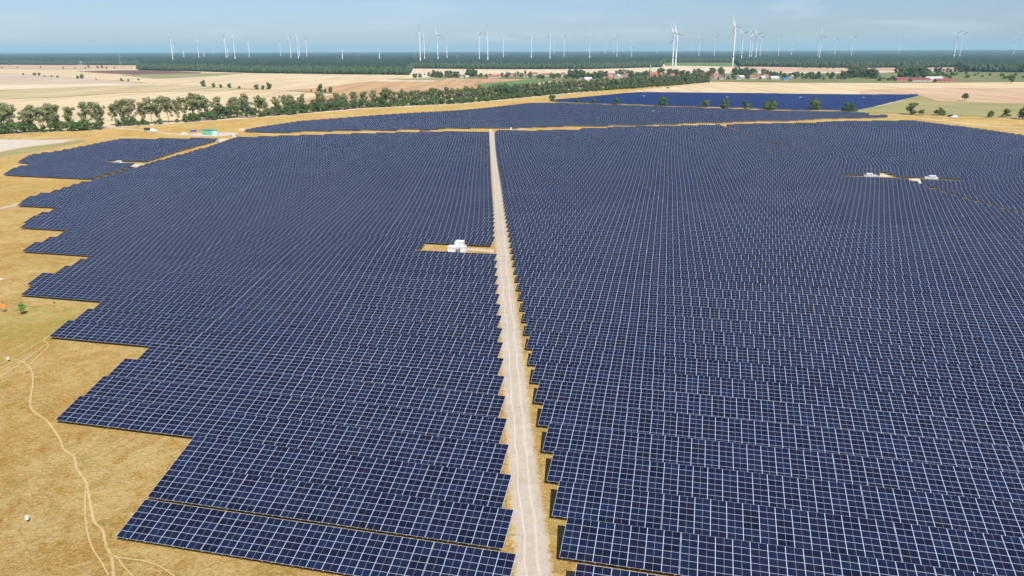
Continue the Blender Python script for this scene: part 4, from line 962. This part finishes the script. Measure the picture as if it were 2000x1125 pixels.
for i, (x, y) in enumerate(ob):
    y = 146+(y-146)*(0.6 if x < 1850 else 1.0); sc = rv_.uniform(1.2, 2.0)
    plant('bush', at(x, y), sc, 'small orchard tree on the green at the far right, %s from the left' % ordn(i+1), 'small orchard trees at the far right', sx=sc*1.2, cat='tree')

# ------------------------------------------------------------------ woods (nobody could count these)
front = [(-420, 126), (-200, 126), (268, 127.5), (273, 137), (400, 140), (500, 143), (650, 145), (797, 146.5), (803, 134), (1000, 135.5), (1160, 135), (1290, 131.5), (1296, 122.5), (1440, 122.5), (1447, 130), (1500, 130.5), (1660, 132.8), (1880, 131.5), (1891, 140.5), (2000, 142), (2400, 143)]
rw = random.Random(3); GZ = PROF[-1][1]
import bmesh
bm = bmesh.new(); bmesh.ops.create_icosphere(bm, subdivisions=2, radius=1.0)
IV = [v.co.copy() for v in bm.verts]; IF = [tuple(v.index for v in f.verts) for f in bm.faces]; bm.free()
wood = MB()
def blob(c, rx, rz_):
    b = len(wood.v); ph = rw.uniform(0, 50)
    for v in IV:
        k = 1+0.55*noise.noise(v*1.7+Vector((ph, 0, 0))); wood.v.append(Vector((c.x+v.x*rx*k, c.y+v.y*rx*k, c.z+v.z*rz_*k)))
    for f in IF: wood.f.append(tuple(b+i for i in f)); wood.uv.append([(0, 0)]*3); wood.mi.append(0)
for i in range(len(front)-1):
    a = at(*front[i]); b_ = at(*front[i+1]); L_ = (b_-a).length
    steps = max(1, int(L_/9)); dirv = (b_-a).normalized(); back = Vector((0, 1, 0))
    deep = abs(dirv.y) > 0.9
    for j in range(steps):
        for r_ in range(2 if deep else 4):
            if deep and j % 2: continue
            p = a.lerp(b_, j/steps)+back*(r_*9+rw.uniform(-4, 4))+Vector((rw.uniform(-4, 4), 0, 0))
            h_ = rw.uniform(15, 23)+ (1.5*r_); rx = rw.uniform(4, 6.5)
            blob(Vector((p.x, p.y, GZ+h_*0.55)), rx, h_*0.47)
w1 = wood.build('forest_edge', M['leaf_wood']); tag(w1, 'dark ragged edge of the woods behind the fields', 'forest', kind='stuff')
# canopy behind the edge
def front_dist(px):
    for i in range(len(front)-1):
        if front[i][0] <= px <= front[i+1][0]:
            t = (px-front[i][0])/(front[i+1][0]-front[i][0]+1e-9); return at(front[i][0]*(1-t)+front[i+1][0]*t, front[i][1]*(1-t)+front[i+1][1]*t).y
    return at(*front[-1]).y
cv, cf = [], []
NA, NR = 1000, 110
for j in range(NA+1):
    px = -420+2820*j/NA; d0 = front_dist(px)+22
    for i in range(NR):
        d = d0*(42000/d0)**((i/(NR-1))**1.25); p = atd(px, d); jt = min(8, d*0.001)
        x, y = p.x+rw.uniform(-jt, jt), p.y+rw.uniform(-jt, jt)
        z = GZ+19.5+4.5*noise.noise(Vector((x/14, y/22, 0)))+4*noise.noise(Vector((x/160, y/260, 5)))+rw.uniform(-1.5, 1.5)
        z += max(0, min(1, (d-9000)/12000))*(26+16*noise.noise(Vector((x/5200, y/9000, 2.2)))+ (10 if px > 1500 else 0)*min(1, (px-1500)/300 if px > 1500 else 0))
        if i == 0: z -= 8
        cv.append((x, y, z))
for j in range(NA):
    for i in range(NR-1): a = j*NR+i; cf.append((a, a+NR, a+NR+1, a+1))
me = bpy.data.meshes.new('forest_canopy'); me.from_pydata(cv, [], cf); me.materials.append(M['canopy']); me.update()
tag(link(bpy.data.objects.new('forest_canopy', me)), 'dark blue green woods stretching to the horizon', 'forest', kind='stuff')

# ------------------------------------------------------------------ wind turbines
def turbine_meshes():
    tw = MB(); H_ = 1.0
    prof = [(0, 3.3), (0.24, 3.0), (0.27, 2.95), (0.6, 2.5), (1.0, 1.9)]
    for i in range(len(prof)-1): tw.tube((0, 0, prof[i][0]), (0, 0, prof[i+1][0]), prof[i][1], prof[i+1][1], 14, i == len(prof)-2, mi=1 if i == 1 else 0)
    tower = tw.mesh('tower', [M['white'], M['red']], True)
    nc = MB()
    for k, (x0, x1, r0, r1) in enumerate([(-3, -1.5, 1.7, 2.1), (-1.5, 6.5, 2.1, 2.1), (6.5, 9.5, 2.1, 1.4)]): nc.tube((x0, 0, 0), (x1, 0, 0), r0, r1, 10, True)
    nac = nc.mesh('nacelle', M['white'], True)
    rs = MB(); rs.box((4, 0, 0.1), (6.5, 4.4, 1.5)); rs.box((8.2, 0, 2.2), (1.2, 2.6, 1.2)); red = rs.mesh('nacelle_stripe', M['red'])
    hb_ = MB(); hb_.tube((-5.4, 0, 0), (-4.4, 0, 0), 0.7, 1.6, 12, True); hb_.tube((-4.4, 0, 0), (-3, 0, 0), 1.6, 1.6, 12, True); hub = hb_.mesh('hub', M['white'], True)
    bl_ = MB(); L_ = 1.0
    st = [(0.0, 1.3, 1.2, 0), (0.05, 1.3, 1.1, 0), (0.2, 2.7, 0.8, 0.6), (0.45, 2.1, 0.6, 0.45), (0.75, 1.5, 0.45, 0.3), (0.97, 0.8, 0.3, 0.2), (1.0, 0.2, 0.1, 0.2)]
    rings = []
    for (t, c, th, tw_) in st:
        ring = []
        for a in range(8):
            an = 2*math.pi*a/8; y = c*math.cos(an)+(c*0.45 if t > .1 else 0); x = th*math.sin(an)
            xr = x*math.cos(tw_)-y*math.sin(tw_); yr = x*math.sin(tw_)+y*math.cos(tw_); ring.append(Vector((-3.9+xr, yr, t*55)))
        rings.append(ring)
    for i in range(len(rings)-1):
        for a in range(8): b_ = (a+1) % 8; bl_.quad(rings[i][a], rings[i][b_], rings[i+1][b_], rings[i+1][a])
    return tower, nac, red, hub, bl_.mesh('blade', M['white'])
TM = turbine_meshes()
# hub pixel, optional distance, optional phase of the rotor in degrees
TB = [(332, 73), (337.5, 89), (358, 100, 7500), (384.5, 79.5, 0, 0), (398, 102, 8500), (415, 90), (438, 77), (444, 97, 7000), (455, 75), (484, 80.5), (546, 84), (565.5, 77), (579.5, 75, 0, 0), (583, 82), (597, 80), (668, 99.5, 5200, 0), (740.5, 101, 5600),
      (819, 64, 0, -20), (827.5, 71, 0, 0), (854, 69), (872, 74), (935.5, 69.5), (952, 65.5, 0, -15), (983, 74.5, 0, 0), (1038, 71), (1074.5, 69, 0, -8), (1082.5, 84, 0, 0), (1102, 75), (1152.5, 70.5, 0, -5), (1182, 83), (1199, 84), (1206, 75, 0, -20), (1218, 90.5), (1234, 95, 7000), (1284.5, 84.5),
      (1317, 66, 3700, 30), (1323, 67, 3500, 20), (1351, 85), (1367, 74.5), (1397, 77.5), (1437, 53, 0, 22), (1446, 82.5), (1452, 66.5, 0, 45), (1467, 70), (1471, 71), (1480, 67.5, 0, 40), (1487, 75.5, 0, 62), (1523, 77), (1548, 78), (1601, 74), (1605.5, 67.5, 0, 0), (1633, 78), (1667, 74.5, 0, 62), (1747, 84.5), (1759, 79, 0, 20), (1870.5, 67, 0, 68), (1881, 69, 0, 60), (1985, 77)]
rtb = random.Random(9); RED = {819, 827.5, 854, 872, 935.5, 952, 983, 1038, 1074.5, 1082.5, 1152.5, 1206, 1367, 1437, 1452, 1467, 1605.5, 332, 1199}
AX = Vector((-0.86, -0.51, 0)).normalized()      # the rotors face into the wind
for i, t in enumerate(sorted(TB)):
    x, y = t[0], t[1]; hz = 104.5-0.0055*(x-0)*0.9
    D = t[2] if len(t) > 2 and t[2] else 96*1470/math.cos(pi_)/max(6, hz-2.2-y)
    p = zat(x, y, D); H_ = p.z-GZ
    o = empty('wind_turbine', (p.x, p.y, GZ), math.atan2(-AX.y, -AX.x)+rtb.uniform(-0.12, 0.12))
    tw = link(bpy.data.objects.new('tower', TM[0]), o); tw.scale = (1, 1, H_)
    na = link(bpy.data.objects.new('nacelle', TM[1]), o); na.location = (0, 0, H_+1.6)
    red = x in RED
    if red: link(bpy.data.objects.new('nacelle_stripe', TM[2]), na)
    hu = link(bpy.data.objects.new('hub', TM[3]), o); hu.location = (0, 0, H_+1.6)
    ph = t[3] if len(t) > 3 else rtb.uniform(0, 120)
    for b_ in range(3):
        bo = link(bpy.data.objects.new('blade', TM[4]), o); bo.location = (0, 0, H_+1.6); bo.rotation_euler = (-R(ph+120*b_), 0, 0)
        if H_ < 90: bo.scale = (0.8, 0.8, 0.72)
    tag(o, 'white wind turbine%s on the skyline, %s from the left' % (' with red striped nacelle' if red else '', ordn(i+1)), 'wind turbine', 'wind turbines along the horizon')
# lattice pylons
for i, (x, yt, D) in enumerate([(232, 106, 4200), (157, 118, 2500), (701, 103, 5200), (810, 101, 5600), (893, 105, 5400)]):
    p = zat(x, yt, D); o = empty('lattice_pylon', (p.x, p.y, GZ), 0.4); H_ = p.z-GZ; m_ = MB()
    lv = [0, .3, .55, .75, 1.0]; wd = [4, 2.6, 1.7, 1.0, 0.5]
    for a in range(4):
        sx = (1, 1, -1, -1)[a]; sy = (1, -1, -1, 1)[a]; sx2 = (1, -1, -1, 1)[a]; sy2 = (-1, -1, 1, 1)[a]
        for q in range(4):
            m_.tube((sx*wd[q], sy*wd[q], lv[q]*H_), (sx*wd[q+1], sy*wd[q+1], lv[q+1]*H_), 0.18, 0.18, 4, False)
            m_.tube((sx*wd[q], sy*wd[q], lv[q]*H_), (sx2*wd[q+1], sy2*wd[q+1], lv[q+1]*H_), 0.12, 0.12, 4, False)
    m_.build('mast', M['alu'], o)
    for z_, l_ in ((0.72, 9), (0.86, 7)):
        m_ = MB(); m_.tube((-l_, 0, z_*H_), (l_, 0, z_*H_), 0.25, 0.25, 4); m_.tube((-l_, 0, z_*H_), (0, 0, (z_+.05)*H_), 0.15, 0.15, 4); m_.tube((l_, 0, z_*H_), (0, 0, (z_+.05)*H_), 0.15, 0.15, 4); m_.build('cross_arm', M['alu'], o)
    tag(o, 'faint lattice power pylon over the woods, %s from the left' % ordn([2, 1, 3, 4, 5][i]), 'pylon', 'power pylons over the woods')

# ------------------------------------------------------------------ haze
hz_ = MB(); hz_.box((0, 24000-500, 148), (90000, 49000, 318)); mt = bpy.data.materials.new('summer_haze'); mt.use_nodes = True
n = mt.node_tree; n.nodes.clear(); ou = n.nodes.new('ShaderNodeOutputMaterial'); pv = n.nodes.new('ShaderNodeVolumePrincipled')
pv.inputs['Color'].default_value = (0.50, 0.84, 1.0, 1); pv.inputs['Density'].default_value = 0.000043; pv.inputs['Anisotropy'].default_value = 0.0
n.links.new(pv.outputs[0], ou.inputs['Volume'])
ho = hz_.build('haze', mt); tag(ho, 'thin blue summer haze over the land', 'haze', kind='stuff')
